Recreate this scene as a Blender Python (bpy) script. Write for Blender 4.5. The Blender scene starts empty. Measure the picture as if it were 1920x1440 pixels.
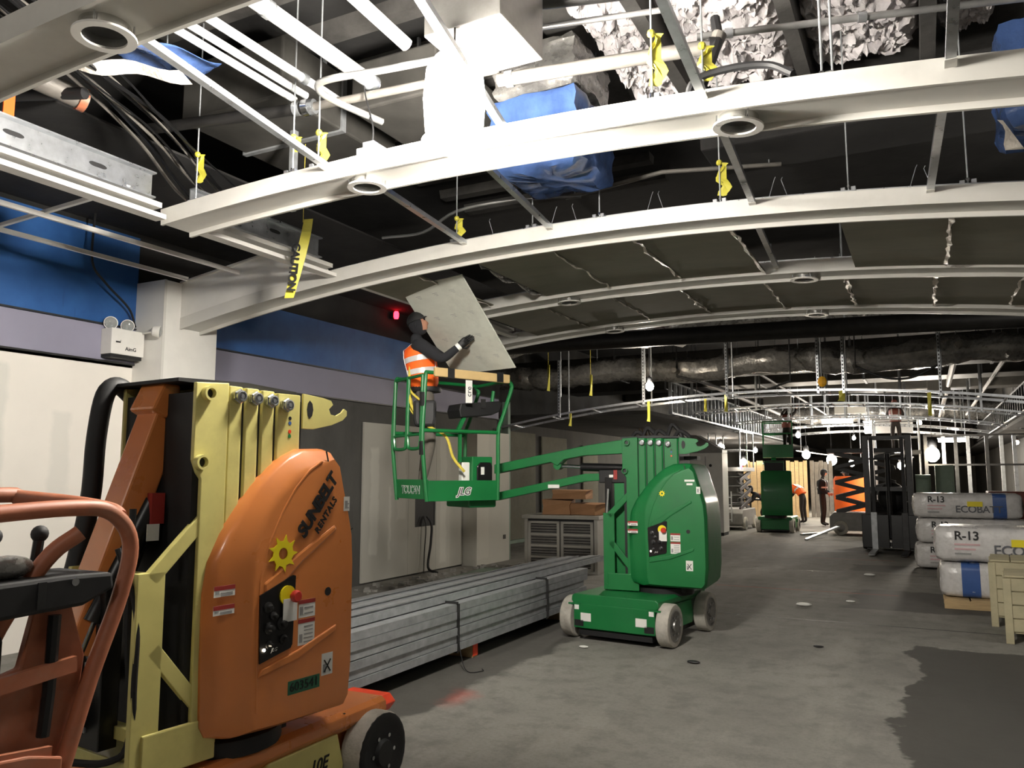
import bpy, math, random
from math import pi, sin, cos, sqrt, radians as rad
from mathutils import Vector as V, Matrix
random.seed(7)
S = bpy.context.scene
COL = S.collection
D = bpy.data

# ---------------------------------------------------------------- camera
cam_d = D.cameras.new('camera'); cam = D.objects.new('camera', cam_d); COL.objects.link(cam)
cam_d.sensor_width = 36; cam_d.lens = 36 * 1500 / 1920; cam_d.clip_start = .05; cam_d.clip_end = 300
PITCH, YAW = rad(6.466), rad(27.175)
cam.location = (0, 0, 1.65); cam.rotation_euler = (pi / 2 + PITCH, 0, YAW)
S.camera = cam
# ---------------------------------------------------------------- exposure, world, lights
S.view_settings.view_transform = 'Standard'; S.view_settings.look = 'None'
S.view_settings.gamma = 1; S.view_settings.use_curve_mapping = False
S.view_settings.exposure = 0.45
w = D.worlds.new('world'); S.world = w; w.use_nodes = True
w.node_tree.nodes['Background'].inputs[0].default_value = (.9, .95, 1, 1)
w.node_tree.nodes['Background'].inputs[1].default_value = .018
def lamp(name, loc, power, col=(1, .95, .88), r=.12):
    l = D.lights.new(name, 'POINT'); l.energy = power; l.color = col; l.shadow_soft_size = r
    o = D.objects.new(name, l); o.location = loc; COL.objects.link(o); return o
# unseen fill lamps added behind the camera and off to the right
lamp('fill_lamp', (-0.6, -1.2, 3.85), 60, (1, .95, .87), .25)
lamp('fill_lamp', (-4.4, -2.6, 3.85), 75, (1, .93, .84), .25)
lamp('fill_lamp', (2.2, 9.0, 3.5), 55, (1, .94, .86), .25)

# ---------------------------------------------------------------- materials
def srgb(r, g, b):
    f = lambda c: (c / 255 / 12.92) if c / 255 <= .04045 else ((c / 255 + .055) / 1.055) ** 2.4
    return (f(r), f(g), f(b), 1)
class NT:
    def __init__(s, name):
        s.m = D.materials.new(name); s.m.use_nodes = True; s.t = s.m.node_tree; s.n = s.t.nodes
        s.b = s.n['Principled BSDF']
    def add(s, t, **k):
        x = s.n.new(t)
        for a, v in k.items(): setattr(x, a, v)
        return x
    def ln(s, a, b): s.t.links.new(a, b)
    def math(s, op, a, b=None, c=None):
        x = s.add('ShaderNodeMath', operation=op)
        for i, v in enumerate((a, b, c)):
            if v is None: continue
            if isinstance(v, (int, float)): x.inputs[i].default_value = v
            else: s.ln(v, x.inputs[i])
        return x.outputs[0]
    def mix(s, f, a, b):
        x = s.add('ShaderNodeMix', data_type='RGBA')
        for i, v in ((0, f), (6, a), (7, b)):
            if isinstance(v, (int, float)): x.inputs[i].default_value = v
            elif isinstance(v, tuple): x.inputs[i].default_value = v
            else: s.ln(v, x.inputs[i])
        return x.outputs[2]
    def coord(s): return s.add('ShaderNodeTexCoord').outputs['Object']
    def noise(s, co, scale, det=4, rough=.55, stretch=None):
        if stretch:
            mp = s.add('ShaderNodeMapping'); mp.inputs['Scale'].default_value = stretch; s.ln(co, mp.inputs[0]); co = mp.outputs[0]
        x = s.add('ShaderNodeTexNoise'); x.inputs['Scale'].default_value = scale; x.inputs['Detail'].default_value = det
        x.inputs['Roughness'].default_value = rough; s.ln(co, x.inputs['Vector']); return x.outputs['Fac']
    def ramp(s, f, a, b):
        x = s.add('ShaderNodeMapRange'); x.inputs[1].default_value = a; x.inputs[2].default_value = b; s.ln(f, x.inputs[0]); return x.outputs[0]
    def bump(s, h, strength=.2, dist=.01):
        x = s.add('ShaderNodeBump'); x.inputs['Strength'].default_value = strength; x.inputs['Distance'].default_value = dist
        s.ln(h, x.inputs['Height']); s.ln(x.outputs[0], s.b.inputs['Normal'])
    def sep(s, co):
        x = s.add('ShaderNodeSeparateXYZ'); s.ln(co, x.inputs[0]); return x.outputs
    def box(s, u, v, u0, u1, v0, v1, soft=.03):
        """soft rectangular mask in two coordinates"""
        a = s.ramp(u, u0, u0 + soft); b = s.ramp(u, u1, u1 - soft); c = s.ramp(v, v0, v0 + soft); d = s.ramp(v, v1, v1 - soft)
        return s.math('MULTIPLY', s.math('MULTIPLY', a, b), s.math('MULTIPLY', c, d))
def mat(name, col, rough=.5, metal=0, var=.12, scale=6, bump=0, bscale=None, dirt=None, spec=None, coat=0, stretch=None, emit=None, trans=0, alpha=1):
    t = NT(name); b = t.b
    c = srgb(*col)
    b.inputs['Roughness'].default_value = rough; b.inputs['Metallic'].default_value = metal
    if spec is not None: b.inputs['Specular IOR Level'].default_value = spec
    if coat: b.inputs['Coat Weight'].default_value = coat; b.inputs['Coat Roughness'].default_value = .12
    if trans: b.inputs['Transmission Weight'].default_value = trans
    if alpha < 1: b.inputs['Alpha'].default_value = alpha
    co = t.coord(); n = t.noise(co, scale, 5, .6, stretch)
    k = t.ramp(n, .3, .7)
    d = tuple(x * (1 - var) for x in c[:3]) + (1,); u = tuple(min(1, x * (1 + var)) for x in c[:3]) + (1,)
    out = t.mix(k, d, u)
    if dirt:
        n2 = t.noise(co, scale * .45, 6, .7); out = t.mix(t.math('MULTIPLY', t.ramp(n2, .5, .75), dirt[1]), out, srgb(*dirt[0]))
    t.ln(out, b.inputs['Base Color'])
    t.ln(t.math('ADD', t.math('MULTIPLY', n, .2), rough - .1), b.inputs['Roughness'])
    if bump: t.bump(t.noise(co, bscale or scale * 8, 4), bump)
    if emit:
        b.inputs['Emission Color'].default_value = srgb(*emit[0]); b.inputs['Emission Strength'].default_value = emit[1]
    return t.m
def build_mats():
    m = {}
    m['white'] = mat('white_painted_metal', (208, 206, 199), .38, var=.04, scale=3, dirt=((150, 146, 138), .25))
    m['trim_white'] = mat('white_trim_paint', (228, 226, 220), .35, var=.03)
    m['galv'] = mat('galvanised_steel', (168, 171, 173), .42, .45, var=.22, scale=9, bump=.04)
    m['galv_bright'] = mat('bright_galvanised_steel', (186, 189, 192), .3, .8, var=.15, scale=12)
    m['steel_dark'] = mat('dark_steel', (58, 58, 58), .45, .6, var=.3, scale=8)
    m['chrome'] = mat('polished_steel', (205, 207, 210), .18, 1, var=.05)
    m['black'] = mat('black_rubber', (22, 22, 23), .6, var=.3, scale=14)
    m['black_gloss'] = mat('black_plastic', (18, 18, 19), .32, var=.2)
    m['black_pipe'] = mat('black_iron_pipe', (34, 33, 32), .5, .3, var=.4, scale=7)
    m['dust_pipe'] = mat('dusty_pipe', (112, 108, 102), .6, .15, var=.25, scale=7)
    m['conduit'] = mat('conduit_steel', (165, 165, 163), .4, .7, var=.15)
    m['white_pipe'] = mat('white_pipe', (228, 229, 228), .4, var=.05)
    m['deck'] = mat('sprayed_deck', (74, 72, 69), .95, var=.45, scale=3, bump=.6, bscale=9)
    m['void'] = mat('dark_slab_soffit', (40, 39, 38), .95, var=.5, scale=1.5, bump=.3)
    m['fluff'] = mat('sprayed_fireproofing', (205, 200, 200), .95, var=.16, scale=14, bump=.8, bscale=30)
    m['duct'] = mat('galvanised_duct', (150, 148, 144), .42, .6, var=.15, scale=5, dirt=((90, 86, 80), .4))
    m['duct_dark'] = mat('dusty_duct', (84, 82, 78), .55, .4, var=.3, scale=3)
    m['bluewrap'] = mat('blue_plastic_film', (66, 90, 138), .22, var=.3, scale=5, bump=.9, bscale=9, stretch=(1, 1, .4))
    m['foil'] = mat('foil_facing', (150, 148, 144), .28, .5, var=.3, scale=10, bump=1, bscale=16)
    m['board'] = mat('cement_board', (126, 124, 110), .9, var=.09, scale=3, bump=.15, bscale=30, dirt=((112, 96, 76), .45), stretch=(.6, 2, 2))
    m['panel'] = mat('tile_backer_panel', (196, 198, 186), .75, var=.05, scale=5, dirt=((150, 152, 142), .5), stretch=(1, 3, 3))
    m['film'] = mat('clear_plastic_film', (215, 208, 196), .2, var=.1, scale=20, bump=.8, bscale=40)
    m['green'] = mat('green_machine_paint', (12, 108, 52), .5, var=.1, scale=4, coat=.12, dirt=((40, 92, 60), .35))
    m['orange'] = mat('orange_machine_paint', (216, 132, 70), .3, var=.07, scale=3, coat=.35, dirt=((190, 120, 84), .4))
    m['orange_worn'] = mat('worn_orange_paint', (172, 104, 74), .5, var=.2, scale=7, dirt=((160, 140, 122), .5))
    m['cream'] = mat('cream_yellow_paint', (214, 205, 128), .38, var=.08, scale=4, dirt=((150, 138, 88), .4))
    m['tyre'] = mat('grey_solid_tyre', (176, 172, 162), .85, var=.15, scale=10, dirt=((120, 112, 100), .6), bump=.3, bscale=40)
    m['label'] = mat('white_sticker', (228, 228, 222), .45, var=.04)
    m['red_label'] = mat('red_sticker', (150, 46, 40), .5)
    m['ink'] = mat('black_ink', (20, 20, 22), .5)
    m['grey_ink'] = mat('grey_ink', (92, 94, 99), .6)
    m['grey_panel'] = mat('grey_text_block', (150, 150, 148), .6)
    m['dkgreen'] = mat('dark_green_number_plate', (40, 96, 68), .5)
    m['yellow'] = mat('yellow_decal', (236, 218, 30), .45, var=.04)
    m['caution'] = mat('yellow_tape', (196, 188, 66), .45, var=.08)
    m['redpaint'] = mat('red_orange_paint', (236, 74, 40), .4)
    m['estop'] = mat('red_button', (190, 52, 40), .35)
    m['vest'] = mat('orange_vest', (255, 108, 30), .75, var=.08, scale=12, emit=((255, 90, 20), .03))
    m['reflect'] = mat('silver_reflective_tape', (216, 214, 212), .35, .2)
    m['cloth_dark'] = mat('black_hoodie_cloth', (30, 31, 35), .9, var=.25, scale=14, bump=.3)
    m['trouser'] = mat('grey_work_trousers', (98, 92, 84), .9, var=.15, scale=9, bump=.2)
    m['brown_cloth'] = mat('dark_brown_trousers', (46, 40, 38), .9, var=.2)
    m['skin'] = mat('skin', (176, 128, 104), .55, var=.06)
    m['rope'] = mat('yellow_webbing', (206, 188, 74), .8, var=.2, scale=30)
    m['tan'] = mat('tan_padding', (196, 168, 116), .8, var=.08)
    m['wood'] = mat('pale_timber', (186, 160, 118), .75, var=.18, scale=5, stretch=(1, 8, 8), bump=.15)
    m['crate'] = mat('beige_pallet_wrap', (176, 168, 138), .7, var=.15, scale=4, dirt=((128, 120, 92), .5))
    m['card'] = mat('brown_cardboard', (150, 112, 78), .85, var=.12, scale=3)
    m['bag'] = mat('white_insulation_bag', (206, 204, 202), .28, var=.08, scale=8, bump=.7, bscale=14)
    m['bagblue'] = mat('blue_bag_print', (62, 92, 150), .3, var=.1)
    m['insul'] = mat('grey_insulation_end', (120, 116, 108), .95, var=.3, scale=16, bump=.6)
    m['pink_ink'] = mat('pink_text_block', (205, 170, 172), .6)
    m['steelcab'] = mat('grey_steel_cabinet', (158, 156, 148), .5, .3, var=.1, scale=3, dirt=((128, 116, 98), .4))
    m['redbeam'] = mat('red_brown_container', (110, 58, 48), .6, var=.15)
    m['glass'] = mat('clear_lamp_lens', (232, 236, 236), .08, var=.02, trans=.75)
    m['silver'] = mat('lamp_reflector', (214, 214, 210), .2, .9)
    m['lamp_on'] = mat('lit_lamp', (255, 250, 240), .5, emit=((255, 248, 238), 540))
    m['lamp_dim'] = mat('dim_lit_lamp_base', (255, 250, 240), .5, emit=((255, 248, 238), 9))
    m['lamp_far'] = mat('lit_work_bulb', (255, 240, 220), .5, emit=((255, 236, 206), 110))
    m['red_on'] = mat('lit_red_lamp', (255, 30, 40), .4, emit=((255, 26, 40), 14))
    m['amber'] = mat('amber_flag', (240, 176, 30), .5)
    m['debris'] = mat('floor_debris', (150, 148, 142), .9, var=.3, scale=20)
    m['purple'] = mat('lilac_grey_band_paint', (142, 140, 158), .6, var=.05, scale=2)
    m['stone'] = mat('dark_block_wall', (84, 83, 80), .9, var=.22, scale=2.2, bump=.25, dirt=((110, 106, 98), .4), stretch=(1, 1, .4))
    m['greystud'] = mat('green_grey_steel_stud', (120, 138, 124), .55, .3, var=.12)
    m['hvac_white'] = mat('white_sheet', (222, 220, 214), .6, var=.04)
    m['lift_grey'] = mat('grey_machine_paint', (128, 126, 122), .5, .2, var=.2)
    return m
MT = build_mats()
def floor_mat():
    t = NT('concrete_floor'); co = t.coord(); x, y, z = t.sep(co)
    n1 = t.noise(co, .55, 6, .62); n2 = t.noise(co, 4.5, 8, .65); n3 = t.noise(co, 2, 5, .6, (1, .22, 1)); n4 = t.noise(co, 38, 6, .75); n5 = t.noise(co, 1.1, 7, .7)
    c = t.mix(t.ramp(n1, .3, .7), srgb(112, 110, 104), srgb(146, 144, 137))
    c = t.mix(t.math('MULTIPLY', t.ramp(n2, .48, .66), .5), c, srgb(94, 92, 87))
    c = t.mix(t.math('MULTIPLY', t.ramp(n3, .52, .7), .4), c, srgb(164, 161, 153))
    c = t.mix(t.math('MULTIPLY', t.ramp(n5, .54, .64), .4), c, srgb(92, 90, 85))
    c = t.mix(t.math('MULTIPLY', t.ramp(n4, .45, .7), .35), c, srgb(86, 84, 79))
    wob = t.math('MULTIPLY', t.math('SUBTRACT', t.noise(co, 1.1, 8, .62), .5), .75)
    xw = t.math('ADD', x, wob); yw = t.math('ADD', y, wob)
    wet_dark = t.box(xw, yw, -.22, 3, 3.0, 8.9, .03)
    for b in ((-.95, 2.2, 11.0, 12.9), (-2.1, .2, 18.6, 19.3), (-1.3, -.2, 15.2, 16.4), (-5.4, -3.2, 3, 9.4)):  # stains, plus a darkened area under the stud bundles
        wet_dark = t.math('MAXIMUM', wet_dark, t.math('MULTIPLY', t.box(xw, yw, *b, .08), .85))
    c = t.mix(t.math('MULTIPLY', wet_dark, .88), c, srgb(56, 54, 50))
    for b in ((-2.9, -.4, 12.35, 12.43), (-2.1, -.6, 17.2, 17.3)):   # faded red chalk lines sprayed on the slab
        c = t.mix(t.math('MULTIPLY', t.box(x, y, *b, .02), t.math('MULTIPLY', n2, .7)), c, srgb(190, 70, 52))
    spray = t.box(xw, yw, -3.4, -3.05, 5.0, 5.6, .2)
    c = t.mix(t.math('MULTIPLY', spray, .45), c, srgb(206, 92, 76))
    t.ln(c, t.b.inputs['Base Color'])
    t.ln(t.math('SUBTRACT', .84, t.math('MULTIPLY', wet_dark, .1)), t.b.inputs['Roughness'])
    t.bump(t.noise(co, 24, 8, .7), .12, .01)
    return t.m
def drywall_mat(name, base, patches, pc, strips=()):
    """painted/taped drywall; patches are joint-compound areas given as (y0,y1,z0,z1,strength)"""
    t = NT(name); co = t.coord(); x, y, z = t.sep(co)
    n = t.noise(co, 1.3, 5, .6); wob = t.math('MULTIPLY', t.math('SUBTRACT', t.noise(co, 3, 4, .6), .5), .16)
    yw = t.math('ADD', y, wob); zw = t.math('ADD', z, wob)
    b = srgb(*base); c = t.mix(t.ramp(n, .3, .7), tuple(v * .93 for v in b[:3]) + (1,), b)
    for p in patches:
        c = t.mix(t.math('MULTIPLY', t.box(yw, zw, *p[:4], .05), p[4]), c, srgb(*pc))
    t.ln(c, t.b.inputs['Base Color']); t.b.inputs['Roughness'].default_value = .85
    t.bump(t.noise(co, 60, 3), .04)
    return t.m
def blue_mat():
    t = NT('blue_waterproof_membrane'); co = t.coord(); x, y, z = t.sep(co)
    n = t.noise(co, 2.5, 5, .6)
    c = t.mix(t.ramp(n, .3, .7), srgb(30, 78, 138), srgb(46, 98, 162))
    drip = t.noise(co, 9, 3, .6, (1, 1, .12)); c = t.mix(t.math('MULTIPLY', t.ramp(drip, .62, .75), .5), c, srgb(14, 44, 86))
    t.ln(c, t.b.inputs['Base Color']); t.b.inputs['Roughness'].default_value = .5; t.bump(n, .15)
    return t.m

# ---------------------------------------------------------------- mesh helpers
class MB:
    """collects shapes and links them as ONE mesh object"""
    def __init__(s, T=None): s.v = []; s.f = []; s.T = T
    def poly(s, vs, fs):
        o = len(s.v); s.v += [tuple(p) for p in vs]; s.f += [tuple(i + o for i in f) for f in fs]; return s
    def box(s, c, d, R=None):
        hx, hy, hz = d[0] / 2, d[1] / 2, d[2] / 2
        vs = [V((sx * hx, sy * hy, sz * hz)) for sx in (-1, 1) for sy in (-1, 1) for sz in (-1, 1)]
        if R is not None: vs = [R @ p for p in vs]
        c = V(c)
        return s.poly([p + c for p in vs], [(0, 1, 3, 2), (4, 6, 7, 5), (0, 4, 5, 1), (2, 3, 7, 6), (0, 2, 6, 4), (1, 5, 7, 3)])
    def span(s, a, b):
        return s.box([(a[i] + b[i]) / 2 for i in range(3)], [abs(b[i] - a[i]) for i in range(3)])
    def bar(s, p0, p1, w, h, up=(0, 0, 1)):
        p0, p1 = V(p0), V(p1); t = (p1 - p0); L = t.length; t.normalize(); u = V(up)
        if abs(t.dot(u)) > .98: u = V((0, 1, 0))
        sd = t.cross(u).normalized(); u = sd.cross(t)
        R = Matrix((t, sd, u)).transposed()
        return s.box((p0 + p1) / 2, (L, w, h), R)
    def ring(s, c, t, u, r, n):
        sd = t.cross(u); return [c + (u * cos(2 * pi * i / n) + sd * sin(2 * pi * i / n)) * r for i in range(n)]
    def tube(s, pts, r, n=8, cap=True):
        pts = [V(p) for p in pts]; k = len(pts); rs = r if isinstance(r, (list, tuple)) else [r] * k
        o = len(s.v); u = None
        for i, p in enumerate(pts):
            t = (pts[min(i + 1, k - 1)] - pts[max(i - 1, 0)]).normalized()
            if u is None:
                u = V((0, 0, 1)) if abs(t.z) < .9 else V((1, 0, 0))
            u = (u - t * u.dot(t)).normalized()
            s.v += [tuple(q) for q in s.ring(p, t, u, rs[i], n)]
        for i in range(k - 1):
            for j in range(n):
                a = o + i * n + j; b = o + i * n + (j + 1) % n; s.f.append((a, b, b + n, a + n))
        if cap: s.f.append(tuple(o + j for j in range(n))[::-1]); s.f.append(tuple(o + (k - 1) * n + j for j in range(n)))
        return s
    def cyl(s, p0, p1, r, n=12): return s.tube([p0, p1], r, n)
    def prism(s, pts, a, b, ax=1):
        """2D outline pts extruded along axis ax from a to b"""
        def mk(p, t):
            q = [0, 0, 0]; q[ax] = t; o = [i for i in range(3) if i != ax]; q[o[0]], q[o[1]] = p; return q
        n = len(pts); vs = [mk(p, a) for p in pts] + [mk(p, b) for p in pts]
        return s.poly(vs, [tuple(range(n))[::-1], tuple(range(n, 2 * n))] + [(i, (i + 1) % n, n + (i + 1) % n, n + i) for i in range(n)])
    def lathe(s, prof, c, axis=(0, 0, 1), n=16):
        c = V(c); t = V(axis).normalized(); u = V((0, 0, 1)) if abs(t.z) < .9 else V((1, 0, 0)); u = (u - t * u.dot(t)).normalized()
        o = len(s.v); k = len(prof)
        for r, h in prof: s.v += [tuple(q) for q in s.ring(c + t * h, t, u, max(r, 1e-4), n)]
        for i in range(k - 1):
            for j in range(n):
                a = o + i * n + j; b = o + i * n + (j + 1) % n; s.f.append((a, b, b + n, a + n))
        s.f.append(tuple(o + j for j in range(n))[::-1]); s.f.append(tuple(o + (k - 1) * n + j for j in range(n)))
        return s
    def ball(s, c, r, n=12, m=8, sc=(1, 1, 1)):
        c = V(c); o = len(s.v)
        for i in range(m + 1):
            a = pi * i / m
            for j in range(n):
                b = 2 * pi * j / n; s.v.append((c.x + r * sc[0] * sin(a) * cos(b), c.y + r * sc[1] * sin(a) * sin(b), c.z + r * sc[2] * cos(a)))
        for i in range(m):
            for j in range(n):
                a = o + i * n + j; b = o + i * n + (j + 1) % n; s.f.append((a, a + n, b + n, b))
        return s
    def grid(s, fn, nu, nv):
        o = len(s.v)
        for i in range(nu + 1):
            for j in range(nv + 1): s.v.append(tuple(fn(i / nu, j / nv)))
        for i in range(nu):
            for j in range(nv):
                a = o + i * (nv + 1) + j; s.f.append((a, a + nv + 1, a + nv + 2, a + 1))
        return s
    def sweep(s, rings, caps=True):
        """rings: list of equal-length closed loops"""
        o = len(s.v); n = len(rings[0])
        for r in rings: s.v += [tuple(p) for p in r]
        for i in range(len(rings) - 1):
            for j in range(n):
                a = o + i * n + j; b = o + i * n + (j + 1) % n; s.f.append((a, b, b + n, a + n))
        if caps: s.f.append(tuple(o + j for j in range(n))[::-1]); s.f.append(tuple(o + (len(rings) - 1) * n + j for j in range(n)))
        return s
    def ob(s, name, m, parent=None, smooth=False, bevel=0, solid=0, sub=0, loc=None):
        me = D.meshes.new(name)
        vs = [s.T @ V(p) for p in s.v] if s.T is not None else s.v
        me.from_pydata([tuple(p) for p in vs], [], s.f); me.update()
        me.materials.append(MT[m] if isinstance(m, str) else m)
        import bmesh
        bm = bmesh.new(); bm.from_mesh(me); bmesh.ops.recalc_face_normals(bm, faces=bm.faces); bm.to_mesh(me); bm.free()
        if smooth:
            me.polygons.foreach_set('use_smooth', [True] * len(me.polygons))
            try: me.set_sharp_from_angle(angle=rad(38))
            except Exception: pass
        o = D.objects.new(name, me); COL.objects.link(o)
        if parent: o.parent = parent
        if loc: o.location = loc
        if solid: k = o.modifiers.new('thick', 'SOLIDIFY'); k.thickness = solid; k.offset = 0
        if bevel: k = o.modifiers.new('soft', 'BEVEL'); k.width = bevel; k.segments = 2; k.limit_method = 'ANGLE'; k.angle_limit = rad(35)
        if sub: k = o.modifiers.new('sub', 'SUBSURF'); k.levels = sub; k.render_levels = sub
        return o
def tag(o, label, cat, group=None, kind=None):
    if label: o['label'] = label
    if cat: o['category'] = cat
    if group: o['group'] = group
    if kind: o['kind'] = kind
    return o
def structure(o, label=None):
    o['kind'] = 'structure'
    if label: o['label'] = label
    return o
def thing(name, label, cat, loc=(0, 0, 0), rz=0, group=None):
    o = D.objects.new(name, None); COL.objects.link(o); o.location = loc; o.rotation_euler = (0, 0, rz); o.empty_display_size = .1
    return tag(o, label, cat, group)
def copy_thing(src, loc, rz=0, label=None, group=None):
    r = src.copy(); COL.objects.link(r); r.location = loc; r.rotation_euler = (0, 0, rz)
    if label: r['label'] = label
    if group: r['group'] = group
    for ch in list(src.children):
        c = ch.copy(); COL.objects.link(c); c.parent = r
        for g in ch.children:
            d = g.copy(); COL.objects.link(d); d.parent = c
    return r
def text(name, body, size, m, M, parent, shear=0, spacing=1.0, bold=0, align='CENTER', extrude=.0008):
    c = D.curves.new(name, 'FONT'); c.body = body; c.size = size; c.align_x = align; c.align_y = 'CENTER'; c.extrude = extrude
    c.shear = shear; c.space_character = spacing; c.offset = bold; c.resolution_u = 3
    c.materials.append(MT[m])
    tmp = D.objects.new(name, c); COL.objects.link(tmp)
    me = D.meshes.new_from_object(tmp.evaluated_get(bpy.context.evaluated_depsgraph_get()))
    D.objects.remove(tmp)
    if not me.materials: me.materials.append(MT[m])
    o = D.objects.new(name, me); COL.objects.link(o); o.parent = parent; o.matrix_local = M
    return o
def frame(o, x, y):
    """matrix whose local x,y follow the given directions at o"""
    x = V(x).normalized(); y = V(y); y = (y - x * y.dot(x)).normalized(); z = x.cross(y)
    M = Matrix((x, y, z)).transposed().to_4x4(); M.translation = V(o); return M
def lerp(a, b, t): return tuple(a[i] + (b[i] - a[i]) * t for i in range(3))
def curve_pts(pts, n=6):
    """Catmull-Rom through the points"""
    P = [V(p) for p in pts]; P = [P[0] * 2 - P[1]] + P + [P[-1] * 2 - P[-2]]; out = []
    for i in range(1, len(P) - 2):
        for k in range(n):
            t = k / n; a, b, c, d = P[i - 1], P[i], P[i + 1], P[i + 2]
            out.append(.5 * (2 * b + (c - a) * t + (2 * a - 5 * b + 4 * c - d) * t * t + (3 * b - a - 3 * c + d) * t ** 3))
    out.append(P[-2]); return out

# ================================================================ SETTING
XW = -7.62
structure(MB().span((-9.5, -7, -.2), (4.2, 62, 0)).ob('floor', floor_mat()))
# control joints sawn in the slab: narrow dark sealant strips, flush on the surface
for Y in (9.9, 14.9, 20.3):
    structure(MB().span((-3.2, Y, 0), (4, Y + .015, .002)).ob('trim_1', 'steel_dark'))
structure(MB().span((-9.5, -7, 5.3), (4.2, 62, 5.5)).ob('ceiling', 'void'))
dw1 = drywall_mat('taped_drywall', (236, 231, 222), [(3.0, 3.75, .9, 2.5, .5), (4.1, 4.5, .6, 2.72, .6), (4.9, 5.15, 1.2, 2.3, .4), (2.2, 2.6, 1.6, 2.6, .45)], (206, 206, 198))
structure(MB().span((XW - .2, -7, 0), (XW, 5.8, 2.84)).ob('wall_left', dw1), 'white taped drywall along the left side')
structure(MB().span((XW - .2, 5.8, 0), (XW, 14.3, 2.78)).ob('wall_left', 'stone'), 'dark grey block wall behind the drywall sheets')
bl = blue_mat()
structure(MB().span((XW - .2, -7, 2.80), (XW, 14.3, 5.3)).ob('wall_left', 'void'))
structure(MB().span((XW, -7, 3.2), (XW + .012, 5.8, 4.25)).ob('wall_left', bl), 'blue waterproofing sheet above the lilac band')
structure(MB().span((XW, 6.5, 3.15), (XW + .012, 11.6, 3.85)).ob('wall_left', bl), 'blue waterproofing sheet beyond the column')
structure(MB().span((XW, -7, 2.84), (XW + .03, 5.8, 3.21)).ob('trim_2', 'purple'))
structure(MB().span((XW, 6.5, 2.76), (XW + .03, 14.2, 3.16)).ob('trim_2', 'purple'))
for z0, y0, y1 in ((3.215, -7, 5.8), (2.825, -7, 5.8), (3.165, 6.5, 14.2), (2.745, 6.5, 14.2)):
    structure(MB().span((XW, y0, z0), (XW + .04, y1, z0 + .018)).ob('trim_shadow_line', 'steel_dark'))  # dark strips standing in for the shadow lines along the lilac band
# drywall sheets fixed to the block wall beyond the column
dws = [drywall_mat('new_drywall', (190, 188, 178), [(10.0, 10.25, .4, 2.1, .6), (10.5, 10.6, .3, 1.5, .5), (10.7, 11.0, .9, 2.4, .4), (12.0, 12.25, .1, 2.4, .4)], (218, 216, 206))]
wl = thing('drywall_sheet', 'pale taped drywall sheets fixed to the dark block wall behind the green machine', 'drywall', (XW, 0, 0))
rc = (11.25, 11.9, .78, 1.40)
for k, (a, b) in enumerate(((9.84, 11.05), (11.05, 11.9), (11.9, 12.82))):
    if k != 1: MB().span((0.002, a, .03), (.03, b - .006, 2.45)).ob('sheet', dws[0], wl)
    else:
        mb = MB().span((0.002, a, .03), (.03, b - .006, .78)).span((0.002, a, 1.40), (.03, b - .006, 2.45)).span((0.002, a, .78), (.03, 11.25, 1.40))
        mb.ob('sheet', dws[0], wl)
MB().span((0.002, rc[0], .78), (.006, 11.9, 1.4)).ob('wall_opening', 'black', wl)
# pilaster at the end of the drywall
pm_ = drywall_mat('pilaster_drywall', (196, 194, 184), [(12.8, 13.3, .1, 2.5, .3)], (216, 212, 200))
structure(MB().span((XW, 12.82, 0), (-7.3, 14.1, 2.45)).ob('wall_left', pm_))
# recess beyond the wall, its back wall and boards
structure(MB().span((-9.2, 14.3, 0), (-9.0, 62, 5.3)).ob('wall_left', 'stone'))
structure(MB().span((-9.2, 14.28, 0), (XW - .2, 14.3, 5.3)).ob('wall_left', 'stone'))
structure(MB().span((2.9, 6.5, 0), (3.1, 62, 5.3)).ob('wall_right', 'stone'))
structure(MB().span((2.9, -7, 0), (3.1, 6.5, 5.3)).ob('wall_right', 'stone'))
structure(MB().span((-9.2, 60, 0), (3.1, 60.2, 5.3)).ob('wall_back', 'stone'))
structure(MB().span((-9.2, -7.2, 0), (3.1, -7, 5.3)).ob('wall_front', 'stone'))
# column casing
XC, YC0, YC1 = -7.17, 5.79, 6.53
mb = MB().span((XW, YC0, 0), (XC, YC1, 3.74)).ob('column_casing', 'trim_white', bevel=.004)
structure(mb, 'white column casing on the left wall under the second arch')
cj = MB().span((XC, YC0 - .002, 0), (XC + .006, YC0 + .03, 3.74)).ob('corner_bead', 'white', mb)
MB().span((XC, YC0 + .02, 2.33), (XC + .003, YC1, 2.336)).ob('joint_line', 'steel_dark', mb)

# ---------------------------------------------------------------- arched beams
def arcZ(x, p): return p[2] - p[1] + sqrt(p[1] ** 2 - (x - p[0]) ** 2)
PROF = [(0, .125), (0, 0), (.02, 0), (.02, .014), (.268, .014), (.268, -.022), (.29, -.022), (.29, .10), (.04, .10), (.04, .125)]
ARCH = {1: (1.98, -5.05, 2.2, (-2.6, 26, 3.60)), 2: (4.04, -5.08, 2.2, (-2.95, 29, 3.615)), 3: (6.01, XC, 2.2, (-2.6, 26, 3.632)),
        4: (8.02, -5.05, 2.2, (-2.4, 25.7, 3.635)), 5: (9.92, -6.1, 2.2, (-2.45, 25.7, 3.632))}
NTH = {1: 'nearest pale arched ceiling beam crossing the top corner', 2: 'long white arched beam glaring beside the bright work lamp',
       3: 'white arched beam springing from the left column, bare steel above it', 4: 'arched beam between the two rows of cement boards',
       5: 'farthest clad arched beam, slotted hangers behind it'}
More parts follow.
